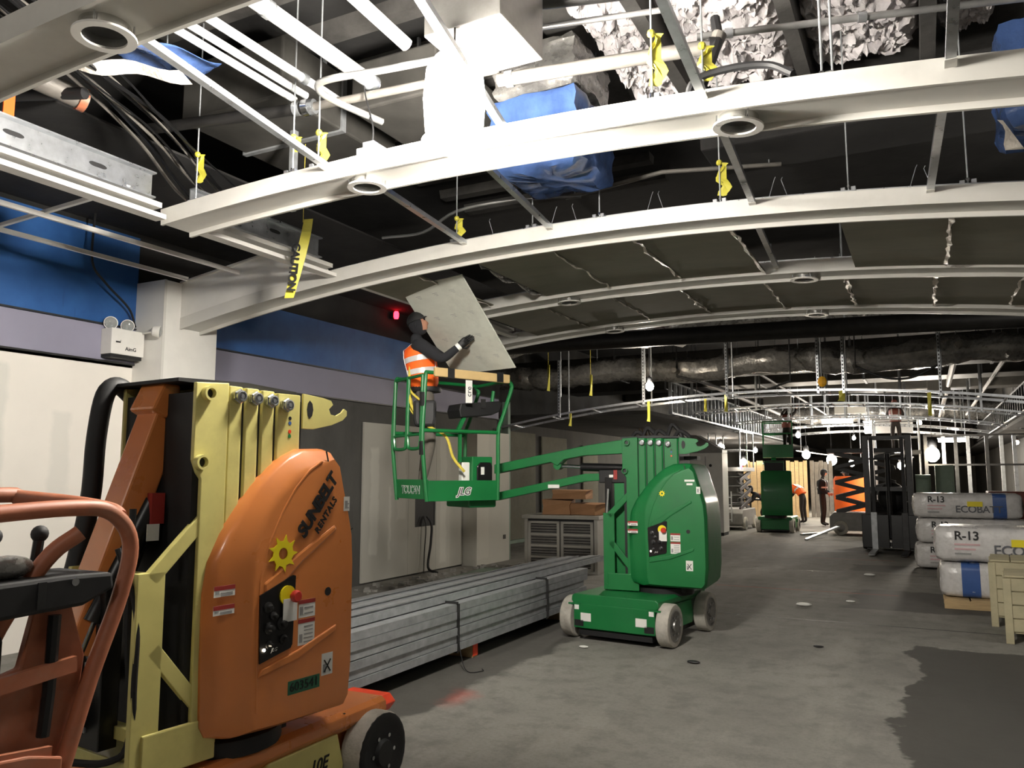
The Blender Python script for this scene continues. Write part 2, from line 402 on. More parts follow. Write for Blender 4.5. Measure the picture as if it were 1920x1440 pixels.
def downlight(parent, x, y, p):
    z = arcZ(x, p) + .014; sl = -(x - p[0]) / p[1]; ax = V((-sl, 0, 1)).normalized()
    c = V((x, y, z))
    def rg(r0, r1, h0, h1):
        mb = MB(); mb.sweep([mb.ring(c + ax * h, ax, V((0, 1, 0)), r, 28) for r, h in ((r0, h0), (r1, h0), (r1, h1), (r0, h1), (r0, h0))], caps=False); return mb
    o = rg(.092, .132, -.06, -.05).ob('downlight_ring', 'trim_white', parent, True)
    rg(.103, .106, -.045, .003).ob('ring_wall', 'silver', o, True)
    mb = MB()
    for k in range(4):
        a = k * pi / 2 + .6; q = c + V((cos(a), sin(a), 0)) * .122; mb.cyl(q - ax * .055, q + ax * .002, .004, 6)
    mb.ob('spacer_post', 'chrome', o)
    MB().cyl(c - ax * .004, c + ax * .002, .102, 24).ob('lamp_well', 'steel_dark', o, True)
def build_arch(i):
    Y, x0, x1, p = ARCH[i]
    t = thing('arched_beam', NTH[i], 'ceiling beam', (0, Y, 0))
    n = 56; rings = []
    for k in range(n + 1):
        x = x0 + (x1 - x0) * k / n; z = arcZ(x, p); nx, nz = (x - p[0]) / p[1], (z - (p[2] - p[1])) / p[1]
        rings.append([(x + nx * d, y, z + nz * d) for y, d in PROF])
    MB().sweep(rings).ob('casing', 'white', t)
    # thin upstand flange behind the front lip
    rings = []
    for k in range(n + 1):
        x = x0 + (x1 - x0) * k / n; z = arcZ(x, p)
        rings.append([(x, .05, z + .1), (x, .054, z + .1), (x, .054, z + .15), (x, .05, z + .15)])
    MB().sweep(rings).ob('upstand_flange', 'galv_bright', t)
    for x in {1: (-3.1,), 2: (-3.25, -.79), 3: (), 4: (-3.47, -.96), 5: (-3.62, -1.06)}[i]: downlight(t, x, .15, p)
    return t
BEAM = {i: build_arch(i) for i in ARCH}
# spandrel panel over the second arch, from the column to the soffit trim
p3 = ARCH[3][3]
pts = [(XC, 3.74), (-5.98, 3.90), (-5.13, 3.66)] + [(x, arcZ(x, p3) + .10) for x in [-5.13 + k * (XC + 5.13) / 12 for k in range(13)]]
structure(MB().prism(pts, 6.015, 6.03, 1).ob('trim_4', 'trim_white'), 'white spandrel panel above the second arch')
for zt, y0 in ((3.74, 6.0),):
    structure(MB().bar((XC, 6.0, 3.745), (-5.98, 6.0, 3.905), .03, .02).ob('trim_4', 'white'))
# soffit edge trim (along the corridor) and the lit channel above it
def soffit_trim(y0, y1, label):
    t = thing('soffit_trim', label, 'trim', (-5.05, 0, 0))
    MB().prism([(-.06, 3.565), (.05, 3.565), (.05, 3.6), (.035, 3.6), (.035, 3.58), (-.045, 3.58), (-.045, 3.63), (-.06, 3.63)], y0, y1, 1).ob('edge_profile', 'trim_white', t)
    MB().prism([(-.12, 3.66), (.0, 3.66), (.0, 3.70), (-.12, 3.70)], y0, y1, 1).ob('shadow_channel', 'white', t)
    return t
soffit_trim(-1, 4.02, 'white soffit edge trim running into the glaring arched beam')
soffit_trim(4.34, 6.0, 'white soffit edge trim between the first two white arches')
soffit_trim(6.31, 8.0, 'grey soffit edge trim beyond the column arch')
soffit_trim(8.32, 9.9, 'short soffit trim above the held panel')
hd = thing('steel_header', 'wide galvanised steel header with slotted holes along the soffit edge', 'steel channel', (-5.16, 0, 0))
def header(y0, y1, t):
    MB().prism([(0, 3.74), (.06, 3.74), (.06, 3.752), (.008, 3.752), (.008, 3.93), (.06, 3.93), (.06, 3.942), (0, 3.942)], y0, y1, 1).ob('channel', 'galv_bright', t)
    k = y0 + .35
    while k < y1 - .2:
        mb = MB(); mb.sweep([[(xx, k + cos(a) * .045 + (.025 if cos(a) > 0 else -.025), 3.85 + sin(a) * .017) for a in [j * pi / 8 for j in range(16)]] for xx in (.0085, .0095)])
        mb.ob('slot', 'black', t); k += .6
header(-1, 4.0, hd)
hd2 = thing('steel_header', 'dim galvanised header above the soffit trim between the white arches', 'steel channel', (-5.16, 0, 0)); header(4.36, 5.9, hd2)
# suspended black soffit on the left with its grid bars
structure(MB().span((XW, -7, 4.3), (-5.4, 11.4, 4.32)).ob('ceiling', 'void'))
for nm, a, b in (('grid_bar', (-6.25, -1, 3.74), (-6.25, 5.95, 3.74)), ('grid_bar', (-6.95, -1, 3.74), (-6.95, 5.9, 3.74))):
    tag(MB().bar(a, b, .03, .04).ob(nm, 'trim_white'), 'grey ceiling grid bar over the lilac band, %s the wall' % ('nearer' if a[0] < -6.5 else 'farther from'), 'grid bar', 'soffit grid bars')
tag(MB().bar((-7.5, 3.95, 3.77), (-5.15, 3.8, 3.77), .03, .03).ob('grid_bar', 'trim_white'), 'grey cross bar tying the soffit grid bars to the trim', 'grid bar', 'soffit grid bars')

# ================================================================ MAST LIFTS
def rect_tube(mb, pts, r, n=8, k=5): return mb.tube(curve_pts(pts, k), r, n)
HOOD = [(.055, .60), (.047, .85), (.047, 1.14), (.07, 1.27), (.13, 1.385), (.21, 1.49), (.29, 1.585), (.38, 1.67), (.46, 1.725), (.54, 1.76), (.67, 1.765), (.72, 1.75), (.755, 1.70),
        (.79, 1.58), (.825, 1.47), (.855, 1.36), (.868, 1.22), (.872, 1.0), (.868, .72), (.85, .56), (.82, .52), (.40, .52), (.16, .53), (.08, .555)]
def hood_ring(y, inset, fs):
    out = []
    for x, z in HOOD:
        cx, cz = .47, 1.0; d = sqrt((x - cx) ** 2 + (z - cz) ** 2); arc = max(0, min(1, (z - 1.12) / .2)) * max(0, min(1, (.74 - x) / .12))
        k = 1 - inset * (.25 + .75 * arc) / d
        xx = cx + (x - cx) * k; zz = cz + (z - cz) * k; low = max(0, min(1, (1.35 - z) / .25)); fr = max(0, min(1, (.27 - x) / .2))
        out.append((xx + fs * fr * (.35 + .65 * low), y, zz))
    return out
def toucan(name, label, loc, yaw, piv, tyaw, body, mast, worn, extra=None, far=False, tx=.455):
    root = thing(name, label, 'lift', loc, rad(yaw))
    T = Matrix.Translation(V(piv)) @ Matrix.Rotation(rad(tyaw), 4, 'Z')
    # ---- chassis
    mb = MB().span((-.40, -.60, .09), (.40, .62, .37)); mb.ob('chassis', body, root, bevel=.012)
    deck = MB().prism([(-.475, .385), (-.47, .43), (-.44, .45), (.44, .45), (.47, .43), (.475, .385), (.44, .345), (-.44, .345)], -.64, .64, 1).ob('deck_cover', body, root, bevel=.008)
    MB().span((-.44, -.655, .12), (.44, -.635, .36)).ob('end_plate', body, root, bevel=.006)
    MB().span((-.40, -.63, .05), (.40, .60, .10)).ob('belly_plate', 'black', root)
    for sx in (-1, 1):
        MB().prism([(-.27, .12), (.27, .12), (.29, .2), (.24, .36), (-.24, .36), (-.29, .2)], sx * .40, sx * .465, 0).ob('side_skirt', mast if mast == 'cream' else body, root, bevel=.006)
        MB().prism([(-.66, .36), (-.36, .36), (-.30, .30), (-.29, .27), (-.33, .33), (-.38, .345), (-.66, .345)], sx * .36, sx * .5, 0).ob('fender', body, root)
        MB().span((sx * .38 - .05, -.66, .14), (sx * .38 + .05, -.656, .2)).ob('warning_label', 'black', root)
        MB().span((sx * .30 - .06, -.66, .19), (sx * .30 + .055, -.656, .27)).ob('warning_label', 'label', root)
        MB().span((sx * .405 - .025, -.66, .30), (sx * .405 + .025, -.656, .345)).ob('corner_label', 'label', root)
        for sy in (-1, 1):
            c = (sx * tx, sy * .5, .207)
            ax = (sx, 0, 0)
            wh = MB().lathe([(.12, -.06), (.195, -.062), (.205, -.05), (.205, .05), (.195, .064), (.15, .066), (.145, .055), (.12, .052)], c, ax, 32).ob('wheel', 'tyre', root, True)
            MB().lathe([(.197, -.03), (.197, .068), (.178, .074), (.150, .066), (.07, .062), (.062, .084), (.0, .084)] if worn else [(.155, -.03), (.155, .066), (.140, .070), (.132, .058), (.06, .058), (.055, .078), (.0, .078)], c, ax, 24).ob('rim', 'black' if worn or far else 'duct', wh, True)
            mb = MB()
            for k in range(6): a = k * pi / 3; p = V(c) + V((sx * .058, cos(a) * .09, sin(a) * .09)); mb.cyl(p, p + V((sx * .014, 0, 0)), .011, 6)
            mb.ob('wheel_nut', 'chrome', wh)
    # ---- turret base, mast
    MB(T).lathe([(.30, .43), (.30, .5), (.26, .52)], (.35, 0, 0), (0, 0, 1), 28).ob('slewing_ring', 'black', root, True)
    MB(T).span((-.20, -.27, .46), (.14, .27, .52)).span((-.185, -.275, .46), (.15, -.255, .63)).ob('turret_plate', mast, root, bevel=.006)
    MB(T).span((.14, -.2, .46), (.6, .2, .56)).ob('turret_core', 'black', root)
    ms = MB(T).prism([(-.012, 2.03), (.155, 2.04), (.155, .52), (.03, .52), (.03, 1.62), (.01, 1.645), (-.012, 1.70)], -.27, -.25, 1)
    ms.prism([(-.012, 2.03), (.155, 2.04), (.155, .52), (.03, .52), (.03, 1.62), (.01, 1.645), (-.012, 1.70)], .25, .27, 1)
    ms.span((.085, -.25, .56), (.155, .25, 1.95)); ms.ob('mast_section', mast, root, bevel=.004)
    for a, b, z in ((.160, .2465, 2.03), (.2505, .337, 2.028), (.341, .4275, 2.025), (.4315, .587, 2.02)):
        MB(T).prism([(a, -.255), (a + .007, -.262), (b - .02, -.262), (b, -.245), (b, .262), (a, .262)], .56, z, 2).ob('mast_section', mast, root, bevel=.003)
    MB(T).span((-.0, -.25, .56), (.59, .255, 1.99)).ob('mast_core', 'black', root)
    MB(T).prism([(-.05, 2.035), (.60, 2.03), (.60, 2.042), (.3, 2.06), (-.05, 2.05)], -.2, .26, 1).ob('mast_cap', 'black', root)
    for x, z in ((.205, 1.985), (.295, 1.982), (.385, 1.978), (.478, 1.965)):
        o = MB(T).lathe([(.034, 0), (.034, .022), (.028, .026)], (x, -.262, z), (0, -1, 0), 6).ob('sheave_bolt', 'chrome', root)
        MB(T).lathe([(.026, .02), (.026, .036), (.02, .038), (.018, .03), (.009, .03), (.009, .04), (0, .04)], (x, -.262, z), (0, -1, 0), 18).ob('washer', 'galv_bright', o, True)
    for x, z in ((.045, 1.985), (.02, 1.69)):
        o = MB(T).lathe([(.032, 0), (.032, .03), (.022, .03), (.022, .006)], (x, -.27, z), (0, -1, 0), 18).ob('pivot_boss', mast, root, True)
        MB(T).cyl((x, -.27, z), (x, -.278, z), .02, 14).ob('pivot_pin', 'steel_dark', o)
    # hook plate at the rear of the mast top
    hk = MB(T).prism([(.59, 2.03), (.72, 2.02), (.775, 2.01), (.79, 1.99), (.762, 1.965), (.775, 1.94), (.81, 1.935), (.85, 1.955), (.868, 1.975), (.888, 1.965), (.888, 1.94), (.86, 1.915), (.78, 1.885), (.66, 1.86), (.59, 1.86)], -.262, -.25, 1).ob('hook_plate', mast, root, bevel=.002)
    MB(T).prism([(.632, 1.91), (.648, 1.925), (.655, 1.955), (.648, 1.985), (.632, 2.0), (.62, 1.985), (.615, 1.955), (.62, 1.925)], -.264, -.262, 1).ob('slot', 'black', hk)
    for k, cc in enumerate(('ink', 'bagblue', 'redpaint', 'green')):
        MB(T).cyl((.51, -.262, (1.905, 1.882, 1.842, 1.82)[k]), (.51, -.264, (1.905, 1.882, 1.842, 1.82)[k]), .009, 12).ob('decal_dot', cc, hk)
    # ---- hood (counterweight cover)
    yr = .45    # the far side is a little shallower than the panel side
    hd = MB(T).sweep([hood_ring(*q) for q in ((-.365, .135, .185), (-.364, .105, .18), (-.355, .088, .172), (-.325, .02, .10), (-.312, .006, .06), (-.28, 0, .012), (-.24, 0, 0), (yr - .09, 0, 0), (yr - .03, 0, .04), (yr, .02, .12), (yr + .01, .05, .15))]).ob('hood', body, root, True)
    # raised swept rib along the arc and two sculpted creases on the side
    rib = [(.275, .62), (.268, 1.0), (.275, 1.18), (.32, 1.34), (.39, 1.48), (.46, 1.58), (.54, 1.66), (.62, 1.705)]
    MB(T).sweep([[(x, -.350, z), (x + .02, -.350, z - .006), (x + .014, -.368, z - .006), (x + .004, -.368, z)] for x, z in rib]).ob('arc_rib', body, hd, bevel=.003)
    MB(T).prism([(.30, 1.165), (.50, 1.285), (.72, 1.40), (.735, 1.37), (.52, 1.235), (.31, 1.07)], -.371, -.34, 1).ob('side_crease', body, hd, bevel=.012)
    MB(T).prism([(.28, .765), (.30, .80), (.50, .845), (.74, .925), (.735, .895), (.50, .805)], -.374, -.34, 1).ob('side_crease', body, hd, bevel=.006)
    MB(T).sweep([[(x - .004, -.3605, z), (x + .004, -.3605, z), (x + .004, -.363, z), (x - .004, -.363, z)] for x, z in ((.655, 1.75), (.70, 1.60), (.735, 1.42), (.745, 1.2), (.745, .56))]).ob('panel_seam', 'black', hd)
    MB(T).sweep([[(x, -.3605, z), (x, -.3605, z + .006), (x, -.363, z + .006), (x, -.363, z)] for x, z in ((.742, 1.345), (.80, 1.35), (.845, 1.37))]).ob('panel_seam', 'black', hd)
    MB(T).cyl((.685, -.366, 1.085), (.685, -.34, 1.085), .02, 16).ob('latch', 'black', hd)
    # ---- control panel
    cp = MB(T).prism([(.285, .825), (.275, 1.115), (.46, 1.185), (.475, 1.18), (.465, .88), (.455, .865)], -.376, -.37, 1).ob('control_panel', 'black_gloss', root)
    MB(T).cyl((.425, -.376, 1.10), (.425, -.384, 1.10), .043, 20).ob('stop_plate', 'yellow', cp)
    MB(T).lathe([(.012, 0), (.012, .02), (.027, .024), (.027, .04), (.02, .046)], (.447, -.38, 1.095), (0, -1, 0), 18).ob('stop_button', 'estop', cp, True)
    for x, z, r in ((.32, 1.06, .018), (.35, 1.02, .014), (.33, .97, .02), (.40, .98, .022), (.41, .91, .016), (.33, .90, .013)):
        MB(T).lathe([(r * 1.3, 0), (r * 1.3, .006), (r * .7, .01), (r * .6, .028), (0, .03)], (x, -.376, z), (0, -1, 0), 12).ob('switch', 'steel_dark' if r < .02 else 'black', cp, True)
    MB(T).span((.395, -.39, .985), (.475, -.387, 1.085)).ob('hang_tag', 'label', cp)
    MB(T).cyl((.305, -.376, .88), (.305, -.379, .88), .006, 10).ob('indicator_light', 'lamp_far' if not far else 'label', cp)
    M2 = T @ frame((.36, -.3775, .873), (1, 0, 0), (0, 0, 1)); text('maker_mark', 'JLG', .022, 'label', M2, cp, .3)
    # ---- stickers
    def lab(x0, z0, x1, z1, red=True, lines=3, y=-.3655):
        o = MB(T).span((x0, y - .001, z0), (x1, y, z1)).ob('sticker', 'label', root)
        if red: MB(T).span((x0, y - .002, z1 - .018), (x1, y - .001, z1)).ob('red_header', 'red_label', o)
        mb = MB(T)
        for k in range(lines):
            zz = z0 + (z1 - z0 - .03) * (k + .6) / lines; mb.span((x0 + .035, y - .002, zz), (x1 - .012, y - .001, zz + .006))
        mb.span((x0 + .008, y - .002, z0 + .012), (x0 + .026, y - .001, min(z0 + .05, z1 - .02))); mb.ob('print_lines', 'grey_panel', o)
        return o
    lab(.505, .985, .605, 1.065, True, 2); lab(.505, .862, .605, .978, True, 5); lab(.06, 1.13, .165, 1.175, True, 2, -.3465); lab(.06, 1.055, .165, 1.095, True, 2, -.3465)
    lab(.655, .70, .725, .80, False, 0)
    mb = MB(T).bar((.67, -.3685, .715), (.71, -.3685, .77), .002, .006).bar((.71, -.3685, .715), (.67, -.3685, .77), .002, .006); mb.ob('crossed_sign', 'ink', root)
    lab(.775, 1.46, .815, 1.53, False, 2)
    # ---- sun gear decal
    cx, cz, R = (.40, 1.285, .085) if not extra or 'sun' not in extra else extra['sun']
    n = 9; star = []
    for k in range(n):
        a = k * 2 * pi / n; star += [(cx + R * cos(a), cz + R * sin(a)), (cx + R * .66 * cos(a + .16), cz + R * .66 * sin(a + .16)), (cx + R * .70 * cos(a + .5), cz + R * .70 * sin(a + .5))]
    yb = -.3725
    dec = MB(T); o = [(x, z) for x, z in star]; N = len(o)
    hole = [(cx + R * .3 * cos(2 * pi * k / N), cz + R * .3 * sin(2 * pi * k / N)) for k in range(N)]
    dec.poly([(x, yb, z) for x, z in o] + [(x, yb, z) for x, z in hole] + [(x, yb + .004, z) for x, z in o] + [(x, yb + .004, z) for x, z in hole],
             [(k, (k + 1) % N, N + (k + 1) % N, N + k) for k in range(N)] + [(2 * N + k, 2 * N + (k + 1) % N, 3 * N + (k + 1) % N, 3 * N + k) for k in range(N)] + [(k, (k + 1) % N, 2 * N + (k + 1) % N, 2 * N + k) for k in range(N)])
    dec.ob('sun_gear_decal', 'yellow', root)
    # ---- front frame, chain, energy tray
    fr = MB(T)
    for y in (-.25, .23):
        fr.bar((-.17, y, .46), (-.17, y, 1.25), .03, .12, (1, 0, 0)); fr.bar((-.17, y, 1.22), (.09, y, 1.48), .03, .06); fr.bar((-.15, y, .95), (.09, y, .66), .03, .06); fr.bar((-.17, y, .50), (.1, y, .50), .03, .08)
    fr.bar((-.17, -.25, 1.22), (-.17, .23, 1.22), .05, .05); fr.bar((-.17, -.25, .62), (-.17, .23, .62), .05, .05); fr.ob('front_frame', mast, root, bevel=.003)
    MB(T).span((-.26, -.10, .56), (-.18, .10, 1.22 if worn else 1.62)).ob('chain_tray', 'black_gloss', root, bevel=.004)
    mb = MB(T)
    for k in range(12 if worn else 20): mb.span((-.266, -.012, .62 + k * .05), (-.258, .012, .64 + k * .05))
    mb.ob('chain_links', 'galv', root)
    MB(T).span((-.24, .14, .60), (-.10, .33, 1.12)).ob('cable_guide', 'black', root, bevel=.02)
    rect_tube(MB(T), [(-.2, -.16, 1.5), (-.2, -.17, 1.0), (-.19, -.2, .62), (-.23, -.12, .52), (-.3, .12, .50)], .014).ob('hose', 'black', root, True)
    return root, T
def boom_part(root, T, name, pts, w, h, m, bev=.006):
    mb = MB(T)
    for a, b in zip(pts, pts[1:]): mb.bar(a, b, w, h)
    return mb.ob(name, m, root, bevel=bev)

# ---------------- orange lift in the foreground
olift, OT = toucan('mast_lift', 'orange and cream mast boom lift in the foreground, boom folded down', (-3.15, 3.08, 0), 0, (.15, -.65, .012), 84, 'orange', 'cream', True, tx=.49)
boom_part(olift, OT, 'boom', [(.055, .03, 1.99), (-.31, .03, .93)], .15, .13, 'orange', .01)
MB(OT).prism([(.06, 2.035), (-.02, 2.04), (-.075, 1.92), (.0, 1.88), (.06, 1.95)], -.06, .12, 1).ob('boom_head', 'orange', olift, bevel=.012)
boom_part(olift, OT, 'lower_boom', [(-.02, .10, 1.45), (-.32, .10, .62)], .13, .11, 'black')
o = MB(OT).tube([(-.03, -.02, 1.52), (-.27, -.02, 1.05)], .055, 14).ob('lift_cylinder', 'black_gloss', olift, True)
MB(OT).cyl((-.27, -.02, 1.05), (-.33, -.02, .9), .028, 12).ob('piston_rod', 'chrome', o, True)
MB(OT).span((-.085, -.085, 1.36), (-.03, -.079, 1.43)).ob('sticker', 'label', o); MB(OT).span((-.07, -.085, 1.43), (-.01, -.05, 1.56)).ob('safety_tab', 'red_label', o)
rect_tube(MB(OT), [(.05, .30, 2.0), (-.02, .30, 2.045), (-.08, .30, 2.0), (-.11, .30, 1.8), (-.13, .29, 1.5), (-.22, .27, 1.1), (-.34, .25, .8)], .042, 10).ob('cable_carrier', 'black', olift, True)
rect_tube(MB(OT), [(-.28, -.2, 1.35), (-.22, -.25, 1.1), (-.22, -.26, .8), (-.2, -.24, .58)], .012).ob('hose', 'black', olift, True)
mk = OT @ frame((.60, -.3745, 1.495), (.062, 0, .083), (-.083, 0, .062))
text('rental_lettering', 'SUNBELT', .088, 'ink', mk, olift, .12, .92, .0035, extrude=.002)
text('rental_lettering', 'RENTALS', .043, 'ink', OT @ frame((.652, -.3745, 1.445), (.062, 0, .083), (-.083, 0, .062)), olift, .1, 1.15, .0015, extrude=.002)
pl = MB(OT).span((.455, -.3665, .655), (.645, -.3655, .715)).ob('number_plate', 'dkgreen', olift)
text('fleet_number', '603541', .058, 'ink', OT @ frame((.55, -.368, .685), (1, 0, .0), (0, 0, 1)), pl, 0, 1.0, .0)
text('model_lettering', '10E', .085, 'ink', frame((.4665, .10, .25), (0, 1, 0), (0, 0, 1)), olift, .25, 1.0, .002)
for a, b in (((-.30, -.10), (-.05, -.42)), ((.1, .2), (.46, .30))): MB().bar((a[0], a[1], .441), (b[0], b[1], .441), .012, .004).ob('deck_seam', 'black', olift)
rb = MB().prism([(.0, .0), (.26, .0), (.30, .05), (.26, .09), (.0, .09)], -.05, .05, 1); rb.ob('tow_bracket', 'redpaint', olift, bevel=.004, loc=(.14, .72, .34))
MB().span((.10, .66, .34), (.18, .74, .42)).ob('tow_bracket', 'redpaint', olift)
# basket of the orange lift, parked low beside the mast
obk_ = []
def ob_part(mb, name, m, parent=None, **k): return mb.ob(name, m, parent or olift, **k)
L = olift.location
TB = Matrix.Translation(-V(L))
r_ = lambda pts, r, name, m: ob_part(MB(TB).tube(curve_pts([(x, y, z - .025) for x, y, z in pts], 6), r + .004, 10), name, m, smooth=True)
r_([(-2.30, .75, 1.555), (-2.30, 1.2, 1.56), (-2.30, 1.56, 1.575), (-2.30, 1.70, 1.555), (-2.30, 1.775, 1.46), (-2.30, 1.75, 1.30), (-2.30, 1.66, 1.06), (-2.30, 1.58, .80)], .021, 'basket_rail', 'orange_worn')
r_([(-2.66, .9, 1.6), (-2.66, 1.55, 1.61), (-2.64, 1.62, 1.60), (-2.5, 1.72, 1.58), (-2.36, 1.745, 1.56), (-2.31, 1.74, 1.54)], .021, 'basket_rail', 'orange_worn')
r_([(-2.30, 1.60, 1.50), (-2.34, 1.52, 1.42), (-2.38, 1.40, 1.2), (-2.38, 1.33, .95)], .021, 'basket_rail', 'orange_worn')
ob_part(MB(TB).prism([(1.30, .70), (1.62, .70), (1.66, 1.10), (1.60, 1.28), (1.50, 1.28), (1.46, 1.10), (1.30, 1.06)], -2.36, -2.33, 0), 'basket_end_plate', 'orange_worn', bevel=.006)
ob_part(MB(TB).span((-2.62, 1.0, .66), (-2.3, 1.58, .70)), 'basket_floor', 'orange_worn', bevel=.004)
ob_part(MB(TB).bar((-2.29, 1.05, 1.045), (-2.29, 1.60, 1.09), .02, .045), 'basket_side_bar', 'orange_worn')
ob_part(MB(TB).bar((-2.28, 1.1, .90), (-2.28, 1.53, .85), .02, .05), 'basket_side_bar', 'orange_worn')
ob_part(MB(TB).prism([(1.0, .62), (1.56, .62), (1.56, .84), (1.46, .87), (1.2, .9), (1.0, .9)], -2.275, -2.26, 0), 'basket_toe_board', 'orange_worn', bevel=.006)
tr = ob_part(MB(TB).prism([(1.02, 1.24), (1.60, 1.26), (1.70, 1.30), (1.69, 1.35), (1.55, 1.355), (1.0, 1.345)], -2.52, -2.26, 0), 'control_tray', 'black', bevel=.012)
MB(TB).span((-2.258, 1.45, 1.27), (-2.254, 1.475, 1.345)).ob('tray_slot', 'steel_dark', tr)
for y in (1.26, 1.56): MB(TB).cyl((-2.255, y, 1.335), (-2.25, y, 1.335), .012, 10).ob('tray_bolt', 'chrome', tr)
for (x, y, z, r, sc) in ((-2.42, 1.20, 1.40, .075, (1, 1.6, .7)), (-2.48, 1.34, 1.42, .06, (1, 1.4, .8)), (-2.36, 1.42, 1.385, .05, (1, 1.5, .7))):
    MB(TB).ball((x, y, z), r, 14, 8, sc).ob('crumpled_plastic', 'foil', tr, True)
for y, z in ((1.36, 1.46), (1.40, 1.47), (1.54, 1.47)): 
    k = MB(TB).cyl((-2.42, y, 1.38), (-2.42, y + .01, z), .016, 8).ob('joystick', 'black_gloss', tr)
    MB(TB).ball((-2.42, y + .01, z), .026, 10, 8).ob('joystick_knob', 'black', k, True)
ob_part(MB(TB).tube([(-2.3, 1.535, 1.24), (-2.3, 1.53, 1.02), (-2.3, 1.52, .9)], .018, 8), 'cable_gland', 'black_gloss', smooth=True)
ob_part(MB(TB).span((-2.5, 1.1, .95), (-2.34, 1.42, 1.2)), 'battery_box', 'steel_dark', bevel=.02)
bx = ob_part(MB(TB).prism([(1.05, .66), (1.46, .66), (1.47, .80), (1.42, .85), (1.10, .86), (1.05, .8)], -2.255, -2.22, 0), 'charger', 'black_gloss', bevel=.015)
MB(TB).span((-2.219, 1.36, .70), (-2.217, 1.43, .76)).ob('sticker', 'label', bx)

# ---------------- green lift with the raised basket
glift, GT = toucan('mast_lift', 'green mast boom lift with raised basket carrying the worker in orange vest', (-2.735, 8.29, 0), -6, (-.105, .03, 0), 9, 'green', 'green', False, {'sun': (.43, 1.46, .035)}, tx=.52)
MB(GT).prism([(.03, 2.03), (-.12, 2.02), (-.5, 1.965), (-1.60, 1.765), (-1.60, 1.66), (-.9, 1.79), (-.82, 1.75), (-.74, 1.82), (-.5, 1.86), (.0, 1.88)], -.07, .07, 1).ob('boom', 'green', glift, bevel=.006)
MB(GT).prism([(-.28, 1.665), (-.5, 1.66), (-1.60, 1.44), (-1.60, 1.35), (-.5, 1.575), (-.28, 1.59)], -.06, .06, 1).ob('lower_boom', 'green', glift, bevel=.006)
o = MB(GT).span((-.935, -.062, 1.50), (-.80, -.06, 1.54)); o.ob('sticker', 'label', glift)
o = MB(GT).tube([(-.02, 0, 1.72), (-.56, 0, 1.735)], .045, 14).ob('lift_cylinder', 'black_gloss', glift, True)
MB(GT).cyl((-.56, 0, 1.735), (-.84, 0, 1.75), .02, 12).ob('piston_rod', 'chrome', o, True)
MB(GT).cyl((-.83, -.05, 1.75), (-.83, .05, 1.75), .045, 16).ob('rod_end', 'green', o)
MB(GT).span((-.33, -.09, 1.56), (-.03, .09, 1.70)).ob('boom_bracket', 'black', glift, bevel=.01)
MB(GT).span((-.16, -.10, 1.60), (-.12, -.092, 1.70)).ob('safety_tab', 'red_label', glift); MB(GT).span((-.21, -.10, 1.62), (-.165, -.094, 1.65)).ob('sticker', 'label', glift)
MB(GT).span((-.14, -.15, .56), (-.02, .15, 1.56)).ob('mast_carriage', 'green', glift, bevel=.006)
rect_tube(MB(GT), [(-.19, -.2, 1.5), (-.22, -.2, 1.05), (-.23, -.2, .6), (-.2, -.18, .54)], .012).ob('hose', 'conduit', glift, True)
mb = MB(GT)
for dx, h in ((.08, .05), (.2, .09), (.32, .06), (.47, .12), (.55, .05)): mb.tube(curve_pts([(dx - .08, .05, 2.04), (dx - .02, .05, 2.06 + h), (dx + .05, .06, 2.05 + h * .6), (dx + .09, .06, 2.04)], 4), .022, 8)
mb.ob('hose_loops', 'black', glift, True)
MB(GT).span((.60, -.10, 1.80), (.74, .06, 1.84)).ob('tow_fixture', 'black', glift)
for a in ((.66, 1.58, .76, 1.60), (.68, 1.545, .74, 1.565)): MB(GT).span((a[0], -.3665, a[1]), (a[2], -.3655, a[3])).ob('sticker', 'label', glift)

# basket of the green lift (local axes: x along the long side, y to its back, z up)
BO = V((-4.50, 6.88, 0)); BT = Matrix.Translation(-V(glift.location)); BT = Matrix.Rotation(-rad(-6), 4, 'Z') @ BT @ Matrix.Translation(BO) @ Matrix.Rotation(rad(60), 4, 'Z')
BW = Matrix.Translation(BO) @ Matrix.Rotation(rad(60), 4, 'Z')
Z0, Z1, LX, LY = 1.40, 2.70, .84, .72
def bk(mb, name, m, parent=None, **k): return mb.ob(name, m, parent or glift, **k)
bk(MB(BT).span((0, 0, Z0), (LX, LY, Z0 + .03)), 'basket_floor', 'green', bevel=.004)
bk(MB(BT).span((.01, -.012, Z0 - .02), (LX, .006, Z0 + .19)), 'basket_toe_board', 'green', bevel=.004)
bk(MB(BT).prism([(.0, Z0 - .0), (LY, Z0 + .0), (LY + .02, Z0 + .2), (-.02, Z0 + .2)], -.012, .006, 0), 'basket_toe_board', 'green', bevel=.004)
bk(MB(BT).span((LX - .006, 0, Z0), (LX + .012, LY, Z0 + .18)), 'basket_toe_board', 'green', bevel=.004)
bk(MB(BT).span((0, LY - .006, Z0), (LX, LY + .012, Z0 + .18)), 'basket_toe_board', 'green', bevel=.004)
bk(MB(BT).span((.55, .1, Z0 - .1), (LX + .05, LY - .1, Z0)), 'basket_mount', 'green', bevel=.02)
def post(x, y, fx, fy):
    pts = [(x, y, Z0 - .02), (x - .03 * fx, y, Z0 + .25), (x - .06 * fx, y, Z0 + .62), (x - .045 * fx, y, Z0 + 1.0), (x - .03 * fx, y, Z1 - .03), (x - .01 * fx, y + .02 * fy, Z1)]
    return bk(MB(BT).tube(curve_pts(pts, 4), .022, 8), 'basket_post', 'green', smooth=True)
post(0, 0, 1, 1); post(0, LY, 1, -1)
